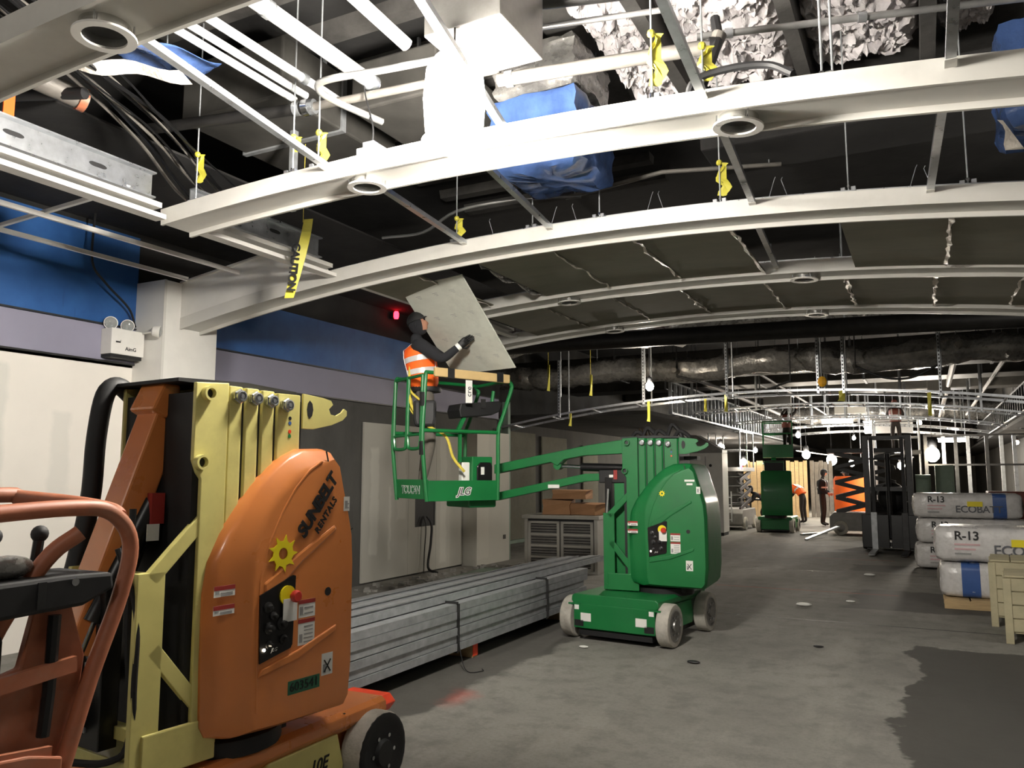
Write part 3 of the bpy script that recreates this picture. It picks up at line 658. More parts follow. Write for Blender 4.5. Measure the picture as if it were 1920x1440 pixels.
for y in (0, LY):
    bk(MB(BT).tube(curve_pts([(LX, y, Z0 - .02), (LX + .005, y, Z0 + .4), (LX + .01, y, Z0 + .72), (LX + .06, y, Z0 + .86), (LX + .17, y, Z0 + 1.16), (LX + .18, y, Z0 + 1.22), (LX + .14, y, Z1 - .03)], 4), .022, 8), 'basket_post', 'green', smooth=True)
for y in (0, LY):
    bk(MB(BT).tube([(-.05, y, Z0 + .70), (LX, y, Z0 + .70)], .02, 8), 'basket_mid_rail', 'green', smooth=True)
rail = bk(MB(BT).tube([(-.03, 0, Z1), (LX + .15, 0, Z1 - .02)], .02, 8), 'basket_top_rail', 'green', smooth=True)
bk(MB(BT).tube([(-.03, LY, Z1), (LX + .15, LY, Z1 - .02)], .02, 8), 'basket_top_rail', 'green', smooth=True)
bk(MB(BT).tube([(LX + .14, 0, Z1 - .03), (LX + .14, LY, Z1 - .03)], .02, 8), 'basket_top_rail', 'green', smooth=True)
pd = bk(MB(BT).bar((.05, -.03, Z1 + .005), (LX + .13, -.03, Z1 - .015), .04, .095), 'rail_padding', 'tan', bevel=.01)
for x in (.20, .80): MB(BT).span((x, -.054, Z1 - .055), (x + .08, -.006, Z1 + .05)).ob('strap', 'black', pd)
MB(BT).span((.42, -.04, Z1 - .30), (.50, -.036, Z1 - .06)).ob('sling_label', 'label', pd)
text('sling_lettering', 'cre', .085, 'ink', BT @ frame((.46, -.042, Z1 - .18), (0, 0, 1), (-1, 0, 0)), pd)
for a, b in ((.03, .35), (.37, .69)):     # the two gate leaves on the short side
    pts = [(-.05, a, Z1 - .03), (-.06, a, Z0 + .75), (-.06, a + .02, Z0 + .56), (-.06, a + .06, Z0 + .52), (-.06, b - .06, Z0 + .52), (-.06, b - .02, Z0 + .56), (-.06, b, Z0 + .75), (-.05, b, Z1 - .03)]
    g_ = bk(MB(BT).tube(curve_pts(pts, 3), .018, 8), 'gate', 'green', smooth=True)
    MB(BT).tube([(-.05, a, Z1 - .03), (-.05, b, Z1 - .03)], .018, 8).ob('gate_bar', 'green', g_, True); MB(BT).tube([(-.06, a, Z0 + .66), (-.06, b, Z0 + .66)], .014, 8).ob('gate_bar', 'green', g_, True)
for z in (Z0 + .45, Z0 + .95): bk(MB(BT).span((-.085, -.02, z), (-.05, .02, z + .14)), 'hinge_sleeve', 'black')
cb = bk(MB(BT).prism([(.40, Z0 + .93), (.42, Z0 + .85), (.80, Z0 + .89), (.90, Z0 + .93), (.95, Z0 + 1.03), (.90, Z0 + 1.05), (.42, Z0 + 1.0)], .06, .34, 1), 'control_box', 'black', bevel=.012)
MB(BT).span((.66, .05, Z0 + .96), (.72, .055, Z0 + 1.06)).ob('switch_guard', 'steel_dark', cb); MB(BT).cyl((.84, .12, Z0 + 1.03), (.86, .12, Z0 + 1.16), .02, 8).ob('joystick', 'green', cb)
bk(MB(BT).bar((.40, .1, Z0 + .70), (.50, .1, Z0 + .90), .03, .04), 'box_bracket', 'green')
bk(MB(BT).span((.38, .02, Z0 + .38), (.41, .05, Z0 + .70)), 'box_bracket', 'green')
gb = bk(MB(BT).span((.55, .04, Z0 + .03), (.80, .3, Z0 + .44)), 'equipment_box', 'green', bevel=.008)
kb = MB(BT).prism([(.60, Z0 + .10), (.60, Z0 + .34), (.64, Z0 + .38), (.77, Z0 + .38), (.79, Z0 + .34), (.79, Z0 + .10)], .02, .04, 1).ob('charger_box', 'black_gloss', gb, bevel=.01)
MB(BT).span((.645, .016, Z0 + .25), (.685, .02, Z0 + .33)).ob('sticker', 'label', kb)
bk(MB(BT).span((.45, .08, Z0 + .04), (.545, .16, Z0 + .38)), 'document_holder', 'label', bevel=.01)
jm = frame((.42, -.0135, Z0 + .075), (1, 0, 0), (0, 0, 1))
text('maker_lettering', 'JLG', .105, 'label', BT @ jm, glift, .32, .95, .008); jm2 = jm.copy(); jm2.translation = (.42, -.0155, Z0 + .075)
text('maker_lettering', 'JLG', .105, 'ink', BT @ jm2, glift, .32, .95, .0)
tm = frame((-.0135, .36, Z0 + .09), (0, -1, 0), (0, 0, 1))
text('model_lettering', 'TOUCAN', .115, 'label', BT @ tm, glift, .05, .82, .004); tm2 = tm.copy(); tm2.translation = (-.0155, .36, Z0 + .09)
text('model_lettering', 'TOUCAN', .115, 'dkgreen', BT @ tm2, glift, .05, .82, -.001)

# ---------------- third lift, seen from behind in the distance
flift, FT = toucan('mast_lift', 'distant green mast boom lift seen from behind, boom raised high', (-3.9, 24.7, 0), 180, (.0, .45, 0), 99, 'green', 'green', False, far=True)
MB(FT).prism([(.0, 2.03), (-.1, 1.9), (-.75, 2.12), (-.80, 2.26), (-.1, 2.08)], -.07, .07, 1).ob('boom', 'green', flift)
MB(FT).span((-.95, -.3, 2.15), (-.1, .55, 2.52)).ob('basket_toe_board', 'green', flift)
for x in (-.93, -.12):
    for y in (-.28, .53): MB(FT).cyl((x, y, 2.45), (x, y, 3.2), .02, 6).ob('basket_post', 'green', flift)
for z in (2.85, 3.2):
    MB(FT).tube([(-.93, -.28, z), (-.12, -.28, z), (-.12, .53, z), (-.93, .53, z), (-.93, -.28, z)], .02, 6).ob('basket_rail', 'green', flift)

# ================================================================ LIGHT FITTINGS IN VIEW
wl_ = thing('work_lamp', 'blazing hanging work lamp in front of the long white arched beam', 'lamp', (-2.12, 3.46, 3.62))
MB().lathe([(.11, -.24), (.15, -.2), (.165, 0), (.15, .16), (.10, .2)], (0, 0, 0), (0, 0, 1), 28).ob('diffuser', 'lamp_on', wl_, True)
MB().lathe([(.10, .2), (.11, .23), (.06, .27), (.02, .3)], (0, 0, 0), (0, 0, 1), 20).ob('lamp_cap', 'galv_bright', wl_, True)
MB().cyl((0, 0, .3), (0, 0, .41), .006, 6).ob('suspension_cord', 'black', wl_)
MB().lathe([(.10, -.245), (.172, -.24), (.172, -.225), (.10, -.215)], (0, 0, 0), (0, 0, 1), 28).ob('lamp_base_shade', 'lamp_dim', wl_, True)  # faintly glowing disc added to hold the lamp's light off the floor
def bulb(x, y, z, r, label, power, cage=True, m='lamp_far'):
    t = thing('string_light', label, 'lamp', (x, y, z))
    r *= 1.2; MB().ball((0, 0, 0), r, 14, 10, (1, 1, 1.15)).ob('bulb', m, t, True)
    MB().lathe([(r * .55, r * .9), (r * .7, r * 1.2), (r * .6, r * 2.0), (r * .3, r * 2.3)], (0, 0, 0), (0, 0, 1), 12).ob('socket', 'black', t, True)
    MB().cyl((0, 0, r * 2.2), (0, 0, (5.305 if x > -5.05 else 2.905) - z), .008, 5).ob('cord', 'black', t)
    if power: lamp('string_light_glow', (x, y - r * 1.4, z), power * .62, (1, .92, .82), r)
bulb(.2, 24.9, 2.2, .15, 'brightest round work light above the stacked insulation bags', 420)
bulb(-3.5, 36.5, 2.27, .17, 'bright work light over the orange scissor lift', 420)
bulb(-.63, 26.8, 1.92, .085, 'small work light seen through the forklift mast', 110)
bulb(-2.76, 37, 2.13, .1, 'dim work light just right of the one over the scissor lift', 60)
bulb(-3.93, 31.8, 2.4, .12, 'work light beside the basket of the distant green lift', 160)
bulb(-6.31, 28.3, 2.6, .10, 'work light behind the white enclosure by the grey scissor lift', 120)
bulb(-4.8, 24.5, 2.03, .07, 'small work light under the grey scissor lift platform', 70)
bulb(2.5, 28.4, 2.62, .05, 'small pinpoint lamp high on the dark right side', 0)
bulb(-4.25, 13.6, 3.2, .06, 'small bright work light by the second slotted hanger', 130)
for k, (x, y, z, r, pw) in enumerate(((-3.95, 30, 3.05, .07, 200), (-3.3, 34, 3.75, .06, 180), (-2.2, 31, 2.95, .05, 160), (-.1, 33, 3.55, .07, 200), (-6.0, 33, 2.62, .07, 120))):
    bulb(x, y, z, r, ('work light hung high in the far ceiling framing, nearest of the cluster', 'work light hung highest in the far ceiling framing', 'small low work light in the middle of the far framing', 'work light high toward the far right', 'work light far back on the left')[k], pw)
def tube_light(x, y, z, w_, h, label, pw):
    t = thing('strip_light', label, 'lamp', (x, y, z)); MB().span((-w_ / 2, 0, 0), (w_ / 2, .08, h)).ob('diffuser', 'lamp_dim', t, bevel=.02); MB().span((-w_ / 2 - .03, -.01, h), (w_ / 2 + .03, .09, h + .05)).ob('housing', 'galv_bright', t)
    for sx in (-1, 1): MB().cyl((sx * w_ * .4, .04, h + .05), (sx * w_ * .4, .04, 5.305 - z), .008, 5).ob('rod', 'galv', t)
    lamp('strip_light_glow', (x, y - .2, z + h / 2), pw, (1, .97, .92), .1)
tube_light(-2.6, 29.5, 3.40, 1.0, .14, 'glaring strip light in the far framing between the raised workers', 150)
tube_light(-1.5, 32.0, 3.15, .8, .22, 'blown-out light panel left of the second raised worker', 150)
tube_light(-1.75, 35.0, 3.62, .7, .12, 'short strip light deep in the far framing', 90)
tube_light(.9, 31.0, 2.75, .9, .10, 'strip light low over the right stud wall', 80)
rl = thing('exit_lamp', 'small glowing red lamp on the dark wall left of the held panel', 'lamp', (-7.5, 10.5, 4.22))
MB().lathe([(.03, -.06), (.042, -.03), (.042, .03), (.03, .06)], (0, 0, 0), (0, 0, 1), 14).ob('lens', 'red_on', rl, True); MB().span((-.1, -.04, -.05), (-.03, .04, .05)).ob('base', 'black', rl)

# ================================================================ CEILING BOARDS
def board(x0, x1, y0, y1, p, label, torn=1, gap=.004):
    n = 5; rings = []
    for k in range(n + 1):
        x = x0 + gap + (x1 - x0 - 2 * gap) * k / n; z = arcZ(x, p) + .035
        rings.append([(x, y0, z), (x, y1, z), (x, y1, z + .014), (x, y0, z + .014)])
    o = MB().sweep(rings).ob('ceiling_board', 'board'); tag(o, label, 'ceiling board')
    rnd = random.Random(int((x0 + 9) * 100 + y0 * 7))
    if torn:
        mb = MB(); m = 14
        for s in range(torn):
            amp = rnd.uniform(.008, .022); pts = []
            for k in range(m + 1):
                t = k / m; y = y0 + (y1 - y0) * (.02 + .94 * t); xx = x1 - .012 * s + rnd.uniform(-amp, amp); z = arcZ(xx, p) + .034 - rnd.uniform(0, .03)
                wd = rnd.uniform(.004, .018); pts.append(((xx - wd, y, z), (xx + wd, y + rnd.uniform(-.02, .02), z - rnd.uniform(0, .012)), (xx, y, z + .006)))
            mb.sweep([list(q) for q in pts])
        mb.ob('torn_film_edge', 'film', o)
    return o
p34, p45 = (-2.5, 25.8, 3.632), (-2.42, 25.7, 3.632)
N1 = ['short grey board beside the soffit trim above the worker', 'grey-brown board nearest the held panel, between first clad arches', 'grey-brown board second right of the held panel, near row', 'grey-brown board at the left edge of the open ceiling bay',
      'grey-brown board at the right edge of the open ceiling bay', 'grey-brown board in the near row with torn film on its left seam', 'grey-brown board in the near row at the picture edge']
for k, (a, b) in enumerate(((-5.0, -4.35), (-3.68, -2.9), (-2.9, -2.12), (-2.12, -1.3), (-.49, .27), (.27, 1.05), (1.05, 1.85))):
    board(a, b, 6.31, 8.01, p34, N1[k], 2 if k in (3, 4) else 1)
N2 = ['far row cement board nearest the worker', 'far row cement board under the first small downlight ring', 'far row cement board, third from the worker', 'far row cement board below the open ceiling bay, left half',
      'far row cement board below the open ceiling bay, right half', 'far row cement board before the bright torn seam', 'far row cement board after the bright torn seam', 'far row cement board at the picture edge']
for k, (a, b) in enumerate(((-4.69, -3.9), (-3.9, -3.06), (-3.06, -2.27), (-2.27, -1.39), (-1.39, -.6), (-.6, .19), (.19, .89), (.89, 1.7))):
    board(a, b, 8.32, 9.91, p45, N2[k], 2 if k in (2, 4, 5) else 1)
# foil insulation hanging in the gap next to the held panel
o = MB().grid(lambda u, v: (-3.72 - .10 * sin(v * 9) * .3, 6.6 + 1.4 * u, 3.63 + .2 * v + .03 * sin(u * 14 + v * 5)), 16, 6).ob('foil_insulation', 'foil', smooth=True, solid=.01)
tag(o, 'crinkled foil insulation edge beside the held panel', 'insulation')

# ================================================================ PLENUM ABOVE THE BEAMS
# runners between the arches
def runner(x0, x1, y0, y1, z0, z1, label):
    t = thing('ceiling_runner', label, 'ceiling runner', (0, 0, 0))
    MB().prism([(-.022, 0), (.022, 0), (.022, .038), (-.022, .038)], 0, 1, 1)
    MB().bar((x0, y0, z0), (x1, y1, z1), .045, .036).ob('channel', 'galv_bright', t)
    MB().bar((x0 - .001, y0 + .0, z0 - .019), lerp((x0 - .001, y0, z0 - .019), (x1, y1, z1 - .019), .04), .052, .006).ob('end_clip', 'trim_white', t)
    MB().bar(lerp((x0, y0, z0 - .019), (x1, y1, z1 - .019), .96), (x1, y1, z1 - .019), .052, .006).ob('end_clip', 'trim_white', t)
for x0, x1, Y, l in ((-3.2, -3.46, 0, 'first from the left, between nearest arches'), (-1.76, -2.12, 0, 'passing behind the blazing lamp, nearest arches'), (-.86, -.94, 0, 'slanting over the sprayed fireproofing'), (.21, .20, 0, 'at the right by the fireproofing edge')):
    runner(x0, x1, 2.3, 4.03, 3.60 + .12, arcZ(x1, ARCH[2][3]) + .09, 'bare steel runner, ' + l)
for x0, x1, l in ((-3.34, -3.56, 'first from the left, between white arches'), (-2.47, -2.72, 'second from the left, between white arches'), (-.93, -1.05, 'third, right of the second downlight ring'), (.18, .13, 'fourth, before the blue-wrapped duct at right')):
    runner(x0, x1, 4.34, 6.01, arcZ(x0, ARCH[2][3]) + .08, arcZ(x1, ARCH[3][3]) + .10, 'bare steel runner, ' + l)
runner(-1.1, -1.2, 6.31, 8.02, 3.68, 3.69, 'bare steel runner crossing the open ceiling bay')
def pipe(name, pts, r, m, label, cat='pipe', group=None, n=10, clamps=(), smooth=True):
    t = thing(name, label, cat, (0, 0, 0), 0, group)
    MB().tube(pts, r, n).ob('tube', m, t, smooth)
    for f, rr, mm in clamps:
        P = [V(p) for p in pts]; k = min(int(f * (len(P) - 1)), len(P) - 2); a = P[k]; b = P[k + 1]; q = a + (b - a) * (f * (len(P) - 1) - k); d = (b - a).normalized() * .025
        MB().cyl(q - d, q + d, r * rr, 14).ob('coupling', mm, t, True)
    return t
pipe('white_pipe', [(-4.0, .6, 4.4), (-4.0, 4.28, 4.4)], .026, 'white_pipe', 'left one of the twin white pipes over the beams', clamps=((.55, 1.25, 'galv_bright'),))
pipe('white_pipe', [(-3.91, .6, 4.42), (-3.91, 4.3, 4.42)], .026, 'white_pipe', 'right one of the twin white pipes over the beams', clamps=((.55, 1.25, 'galv_bright'),))
pipe('white_pipe', [(-3.72, .6, 4.4), (-3.72, 4.45, 4.4)], .03, 'white_pipe', 'single white pipe next to the twin pipes', clamps=((.9, 1.25, 'galv_bright'),))
pipe('white_pipe', [(-3.36, .6, 4.42), (-3.36, 4.4, 4.42)], .052, 'white_pipe', 'thickest white pipe over the beams', clamps=((.72, 1.15, 'galv_bright'), (.99, 1.15, 'galv_bright')))
pipe('white_pipe', [(-2.95, .6, 4.55), (-2.95, 3.6, 4.55), (-2.88, 4.1, 4.45)], .045, 'white_pipe', 'white pipe bending left of the blazing lamp')
pipe('white_pipe', [(-2.0, .8, 4.6), (-2.0, 3.42, 4.5)], .03, 'white_pipe', 'white pipe ending above the metal duct box')
pipe('sprinkler_pipe', [(-5.2, 3.98, 4.3), (-3.9, 4.25, 4.3)], .042, 'black_pipe', 'black pipe crossing behind the thin rods', clamps=((.97, 1.2, 'galv_bright'),))
pipe('sprinkler_pipe', [(-3.9, 4.25, 4.3), (-3.70, 4.28, 4.3), (-2.35, 4.4, 4.3)], .03, 'dust_pipe', 'dusty pipe continuing from the silver coupling', clamps=((.1, 2.0, 'chrome'), (.2, 1.8, 'galv_bright')))
pipe('sprinkler_pipe', [(-2.36, 4.4, 4.22), (-1.06, 4.61, 4.22), (-1.0, 4.63, 4.22), (-.97, 4.64, 4.3)], .045, 'dust_pipe', 'dark pipe right of the lamp with a yellow flag near its end', clamps=((.02, 1.2, 'galv'), (.62, 1.3, 'black')))
pipe('sprinkler_pipe', [(-2.3, 3.95, 4.45), (-1.3, 4.25, 4.46)], .045, 'black_pipe', 'short dark pipe above the one with the yellow flag', clamps=((.98, 1.15, 'black'),))
pipe('conduit', [(-1.15, 4.82, 4.42), (.75, 5.3, 4.42)], .022, 'conduit', 'thin conduit crossing the sprayed fireproofing', clamps=((.1, 1.4, 'galv_bright'), (.5, 1.4, 'galv_bright')))
pipe('conduit', [(-2.1, 4.24, 4.42), (-1.2, 4.46, 4.43)], .018, 'conduit', 'short bright conduit above the dark pipe')
pipe('conduit', curve_pts([(-3.25, 4.35, 4.1), (-3.42, 4.05, 4.16), (-3.46, 3.92, 4.2), (-3.35, 3.88, 4.22), (-2.9, 3.95, 4.22), (-2.3, 4.02, 4.22)], 6), .024, 'conduit', 'bent conduit curling left of the blazing lamp')
pipe('conduit', curve_pts([(-4.6, 2.7, 4.6), (-3.95, 3.0, 4.52), (-3.7, 3.03, 4.5), (-3.0, 3.1, 4.55)], 5), .025, 'conduit', 'grey conduit crossing over the white pipes near the top')
_c = pipe('conduit', [(-3.0, 7.0, 4.35), (-2.0, 6.9, 4.4), (-1.0, 7.2, 4.4)], .02, 'dust_pipe', 'conduit in the dark above the second arch')
for x_, y_, z_ in ((-2.9, 6.99, 4.36), (-1.1, 7.17, 4.4)): MB().cyl((x_, y_, z_), (x_, y_, 5.3), .006, 5).ob('rod', 'galv', _c)
pipe('conduit', curve_pts([(-5.2, 7.0, 4.25), (-4.6, 6.9, 4.2), (-4.0, 6.6, 4.25), (-3.4, 6.7, 4.3), (-2.8, 6.9, 4.3)], 5), .016, 'conduit', 'sagging thin conduit above the second arch')
pipe('vent_pipe', [(-5.3, 2.4, 4.36), (-5.04, 3.36, 4.22)], .075, 'dust_pipe', 'thick dusty pipe with an orange clamp at the left', clamps=((.97, 1.12, 'orange_worn'), (.2, 1.1, 'orange_worn')))
pipe('drain_pipe', [(-5.6, 3.05, 4.25), (-4.9, 3.25, 4.2)], .04, 'black', 'black pipe under the thick dusty pipe')
for k in range(9):
    r = random.Random(k); o0 = (k - 4) * .045
    pts = [(-4.45 + o0, 2.2, 4.35 + r.uniform(-.05, .05)), (-4.66 + o0, 3.0, 4.25 + r.uniform(-.06, .06)), (-5.0 + o0 * 1.2, 3.9, 4.2 + r.uniform(-.06, .06)), (-5.45 + o0 * 1.5, 4.8, 4.12 + r.uniform(-.08, .06)), (-5.7 + o0, 5.6, 4.1)]
    tag(MB().tube(curve_pts(pts, 5), r.choice((.008, .011, .014)), 6).ob('cable', 'black_gloss' if k % 3 else 'dust_pipe', smooth=True), 'black cable in the loose bundle sweeping toward the column', 'cable', 'loose black cables above the header')
# galvanised duct box over the lamp
db = thing('duct_box', 'grey metal duct box hanging directly above the blazing lamp', 'duct', (-2.08, 3.72, 4.03))
MB().span((-.24, -.26, 0), (.24, .26, .5)).ob('casing', 'duct', db, bevel=.008); MB().span((-.25, -.27, .48), (.25, .27, .52)).ob('flange', 'galv', db); MB().cyl((.13, -.262, .25), (.13, -.266, .25), .02, 12).ob('plug', 'steel_dark', db)
MB().span((-.30, -.27, .515), (-.27, -.24, 1.27)).span((.27, .24, .515), (.30, .27, 1.27)).ob('hanger_strap', 'galv', db)
def wrapped(name, c, d, label, m='bluewrap', seed=0):
    r = random.Random(seed); n = 14
    def ring(z, s, sag):
        out = []
        for k in range(40):
            a = 2 * pi * k / 40; ca, sa = cos(a), sin(a); q = 1 / max(abs(ca), abs(sa)) ** .92
            out.append((c[0] + ca * q * d[0] / 2 * s + r.uniform(-.012, .012), c[1] + sa * q * d[1] / 2 * s + r.uniform(-.012, .012), z - sag * abs(sin(a * 2)) + r.uniform(-.012, .012)))
        return out
    z0, z1 = c[2] - d[2] / 2, c[2] + d[2] / 2
    mb = MB().sweep([ring(z0 - .02, .3, 0), ring(z0, .8, .03), ring(z0 + .04, .98, .02)] + [ring(z0 + (z1 - z0) * k / 8, 1 + .03 * sin(k * 2), 0) for k in range(1, 9)])
    return tag(mb.ob(name, m, smooth=True), label, 'duct')
def hang(o, pts):
    for a, b in pts: MB().cyl(a, b, .006, 5).ob('hanger_rod', 'galv', o)
b1 = wrapped('wrapped_duct', (-2.52, 5.62, 4.26), (.74, .8, .54), 'blue plastic wrapped duct hanging below the white arch', seed=1)
hang(b1, [((-2.8, 5.3, 4.4), (-2.8, 5.3, 5.3)), ((-2.25, 5.9, 4.4), (-2.25, 5.9, 5.3))])
b2 = wrapped('wrapped_duct', (-2.52, 5.62, 4.76), (.70, .76, .40), 'silver foil wrapped duct above the blue plastic', 'foil', 2)
b3 = wrapped('wrapped_duct', (.78, 5.75, 4.08), (.5, .6, .62), 'torn blue plastic wrapped duct at the right edge', seed=3)
hang(b3, [((.7, 5.6, 4.3), (.7, 5.6, 5.3))])
MB().sweep([[(.50 + .01 * k + .02 * sin(k), 5.5, 3.80 - .04 * k), (.53 + .02 * k, 5.5, 3.79 - .04 * k), (.52 + .02 * k, 5.52, 3.80 - .04 * k)] for k in range(6)]).ob('torn_strip', 'film', b3)
sh = MB().grid(lambda u, v: (-4.62 + .55 * u, 2.95 + .75 * v - .05 * sin(u * 8), 4.42 - .22 * (1 - v) * u + .03 * sin(u * 11 + v * 7)), 14, 14).ob('plastic_sheet', 'bluewrap', smooth=True, solid=.004)
tag(sh, 'crumpled blue plastic sheet behind the nearest arch', 'plastic sheet'); hang(sh, [((-4.3, 3.4, 4.41), (-4.3, 3.4, 5.3))])
MB().grid(lambda u, v: (-4.64 + .5 * u, 2.93 + .1 * v + .45 * u, 4.25 - .02 * sin(u * 9) - .05 * v), 10, 3).ob('pale_edge', 'film', sh, solid=.004)
# sprayed fireproofing on the ceiling beams
from mathutils import noise as mn
def fluffy(x0, x1, y0, y1, z0, label, seed, depth=.16, nx=64, ny=130):
    def fn(u, v):
        x = x0 + (x1 - x0) * u; y = y0 + (y1 - y0) * v
        q = V((x * 8 + seed, y * 8, seed)); h = mn.noise(q) * .5 + mn.noise(q * 2.3) * .38 + abs(mn.noise(q * 5)) * .35 + mn.noise(q * 11) * .12
        e = min(1, min(u, 1 - u) * 7) ** .5
        return (x + mn.noise(q * 1.7 + V((9, 0, 0))) * .06, y, z0 + .22 - (depth + .15 * h) * e)
    return tag(MB().grid(fn, nx, ny).ob('fireproofing', 'fluff', smooth=True), label, 'fireproofing')
fluffy(-2.12, -1.66, 4.05, 6.6, 4.88, 'sprayed fireproofing strip glaring right of the lamp', 3)
fluffy(-1.55, -.745, 3.6, 6.6, 4.86, 'widest lumpy white fireproofing strip above the arch', 11)
fluffy(-.635, .14, 3.6, 6.6, 4.88, 'lumpy fireproofing strip between the two dark gaps', 23)
fluffy(.26, .62, 3.9, 6.6, 4.90, 'ragged fireproofing strip right of the last runner', 37, .1)
structure(MB().span((-2.5, 1.0, 5.12), (.9, 7.4, 5.3)).ob('ceiling', 'deck'), 'steel deck under the fireproofing')
for x in (-1.6, -.69, .18): structure(MB().span((x - .05, 3.0, 4.78), (x + .05, 7.4, 5.05)).ob('trim_5', 'deck'))
# deck flutes and dim ducts elsewhere
for k in range(15):
    y = .5 + k * .62; structure(MB().prism([(-.1, 5.3), (.1, 5.3), (.07, 5.2), (-.07, 5.2)], -5.4, -2.6, 0).ob('trim_6', 'deck', loc=(0, y, 0)))
dd = thing('supply_duct', 'big dusty duct over the black pipe at the upper left', 'duct', (-4.75, 4.9, 4.55))
MB().span((-.6, -.5, 0), (.5, 1.0, .5)).ob('casing', 'duct_dark', dd, bevel=.02); MB().span((-.62, .2, -.015), (.52, .25, .515)).ob('flange', 'galv', dd)
MB().bar((-.4, .1, .5), (-.4, .1, .75), .02, .03).bar((.4, .1, .5), (.4, .1, .75), .02, .03).ob('hanger_strap', 'galv', dd)
d2 = thing('supply_duct', 'dim ceiling duct seen between the two white arches', 'duct', (-3.4, 5.2, 4.5)); MB().span((-.5, -.4, 0), (.3, .9, .4)).ob('casing', 'duct_dark', d2, bevel=.02); MB().bar((-.2, .1, .4), (-.2, .1, .8), .02, .03).ob('hanger_strap', 'galv', d2)
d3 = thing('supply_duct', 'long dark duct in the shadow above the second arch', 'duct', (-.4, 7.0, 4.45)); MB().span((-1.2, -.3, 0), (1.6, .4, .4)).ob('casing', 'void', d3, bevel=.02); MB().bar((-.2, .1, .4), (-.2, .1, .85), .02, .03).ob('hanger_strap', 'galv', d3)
st = MB().bar((-4.62, 4.95, 3.85), (-4.62, 4.95, 5.3), .05, .05).ob('strut', 'galv'); tag(st, 'vertical galvanised strut by the cable bundle', 'strut')
tag(MB().tube(curve_pts([(-1.1, 4.35, 3.74), (-1.05, 4.3, 3.86), (-.85, 4.32, 3.90), (-.65, 4.34, 3.88), (-.52, 4.3, 3.78)], 6), .022, 8).ob('cable_loop', 'black', smooth=True), 'black cable loop lying on the arch by the right downlight ring', 'cable')
tag(MB().tube(curve_pts([(-1.0, 4.66, 4.42), (-.98, 4.62, 4.25), (-1.0, 4.45, 4.0), (-1.06, 4.4, 3.8)], 6), .03, 8).ob('flexible_conduit', 'black', smooth=True), 'black flexible conduit dropping to the cable loop', 'conduit')
jb = thing('junction_box', 'white junction box standing on the arch over the left downlight ring', 'electrical box', (-3.25, 4.24, 3.73))
MB().span((-.09, -.06, 0), (.10, .06, .13)).ob('box', 'white', jb, bevel=.004); MB().span((-.17, -.03, .0), (-.09, .03, .10)).ob('side_box', 'galv_bright', jb, bevel=.003); MB().span((-.06, -.03, .13), (.03, .03, .18)).ob('connector', 'galv_bright', jb)
MB().tube(curve_pts([(0, 0, .18), (.0, .0, .3), (-.06, .0, .5), (-.1, .02, .62)], 5), .006, 6).ob('wire', 'black', jb, True)
# threaded hanger rods with clips, some carrying yellow tape flags
def hanger(x, y, z, label, top=5.3, flag=None, twin=0):
    t = thing('hanger_rod', label, 'hanger rod', (x, y, z))
    MB().prism([(-.05, 0), (.05, 0), (.05, .05), (.02, .05), (.02, .012), (-.02, .012), (-.02, .05), (-.05, .05)], -.035, .035, 1).ob('clip', 'galv_bright', t)
    MB().cyl((0, 0, 0), (0, 0, top - z), .006, 6).ob('rod', 'galv', t)
    MB().cyl((0, 0, .05), (0, 0, .07), .014, 6).ob('nut', 'chrome', t)
    if twin: MB().cyl((.05, 0, 0), (.05, 0, top - z), .006, 6).ob('rod', 'galv', t)
    if flag:
        r = random.Random(int(x * 100)); h, s = flag; mb = MB()
        for q in range(2):
            mb.sweep([[((.012 + .02 * q) + .025 * sin(k * 1.3 + q) - .03 * q, .004 * q, h - s * k / 8), (.012 + .03 * q + .05 * cos(k * .9 + q), .014, h - s * k / 8 - .01), (.02 + .03 * q, .02, h - s * k / 8)] for k in range(9)])
        mb.ball((0, 0, h), .024, 8, 6); mb.ob('tape_flag', 'caution', t)
HL = [(-3.85, 'with a tape flag, on the white arch near its left end', (.30, .10)), (-3.62, 'with a dangling tape end, on the white arch beside the runner', (.28, .22)), (-1.24, 'with a large bow of yellow tape, on the white arch', (.42, .30))]
for x, l, f in HL: hanger(x, 4.12, arcZ(x, ARCH[2][3]) + .12, 'threaded rod ' + l, flag=f)
hanger(-4.9, 4.2, 3.70, 'threaded rod with a pale tape flag by the steel header', flag=(.42, .22))
hanger(-.36, 4.12, arcZ(-.36, ARCH[2][3]) + .10, 'pair of thin rods on one clip before the fireproofing', twin=1)
hanger(-1.0, 4.3, 3.72, 'thin rod right behind the large yellow bow', flag=(.34, .2))
for k, (x, f) in enumerate(((-3.7, (.25, .16)), (-2.93, None), (-2.31, None), (-1.31, (.35, .26)), (-.39, None), (.36, None))):
    hanger(x, 6.1, arcZ(x, ARCH[3][3]) + .125, 'threaded rod on the second arch, ' + ('with a yellow tape scrap' if k == 0 else 'first clip left of centre' if k == 1 else 'clip next to the blue duct' if k == 2 else 'with a long yellow tape strip' if k == 3 else 'under the torn bracket' if k == 4 else 'by the torn blue wrap'), flag=f)
# thin tie wires on the second arch
for k, x in enumerate((-3.3, -2.75, -2.5, -1.9, -1.75, -.95, -.8, .0, .15)):
    z = arcZ(x, ARCH[3][3]) + .12
    tag(MB().tube([(x, 6.08, z), (x + (.05 if k % 2 else -.05), 6.08, z + .16), (x + (.06 if k % 2 else -.04), 6.08, z + .18)], .0025, 4).ob('tie_wire', 'galv'), 'bent tie wire sticking up from the second arch', 'wire', 'tie wires on the second arch')
tag(MB().span((-5.135, 2.86, 3.94), (-5.125, 2.93, 4.22)).ob('orange_strap', 'vest'), 'bright orange strap on the steel header at the left edge', 'strap')
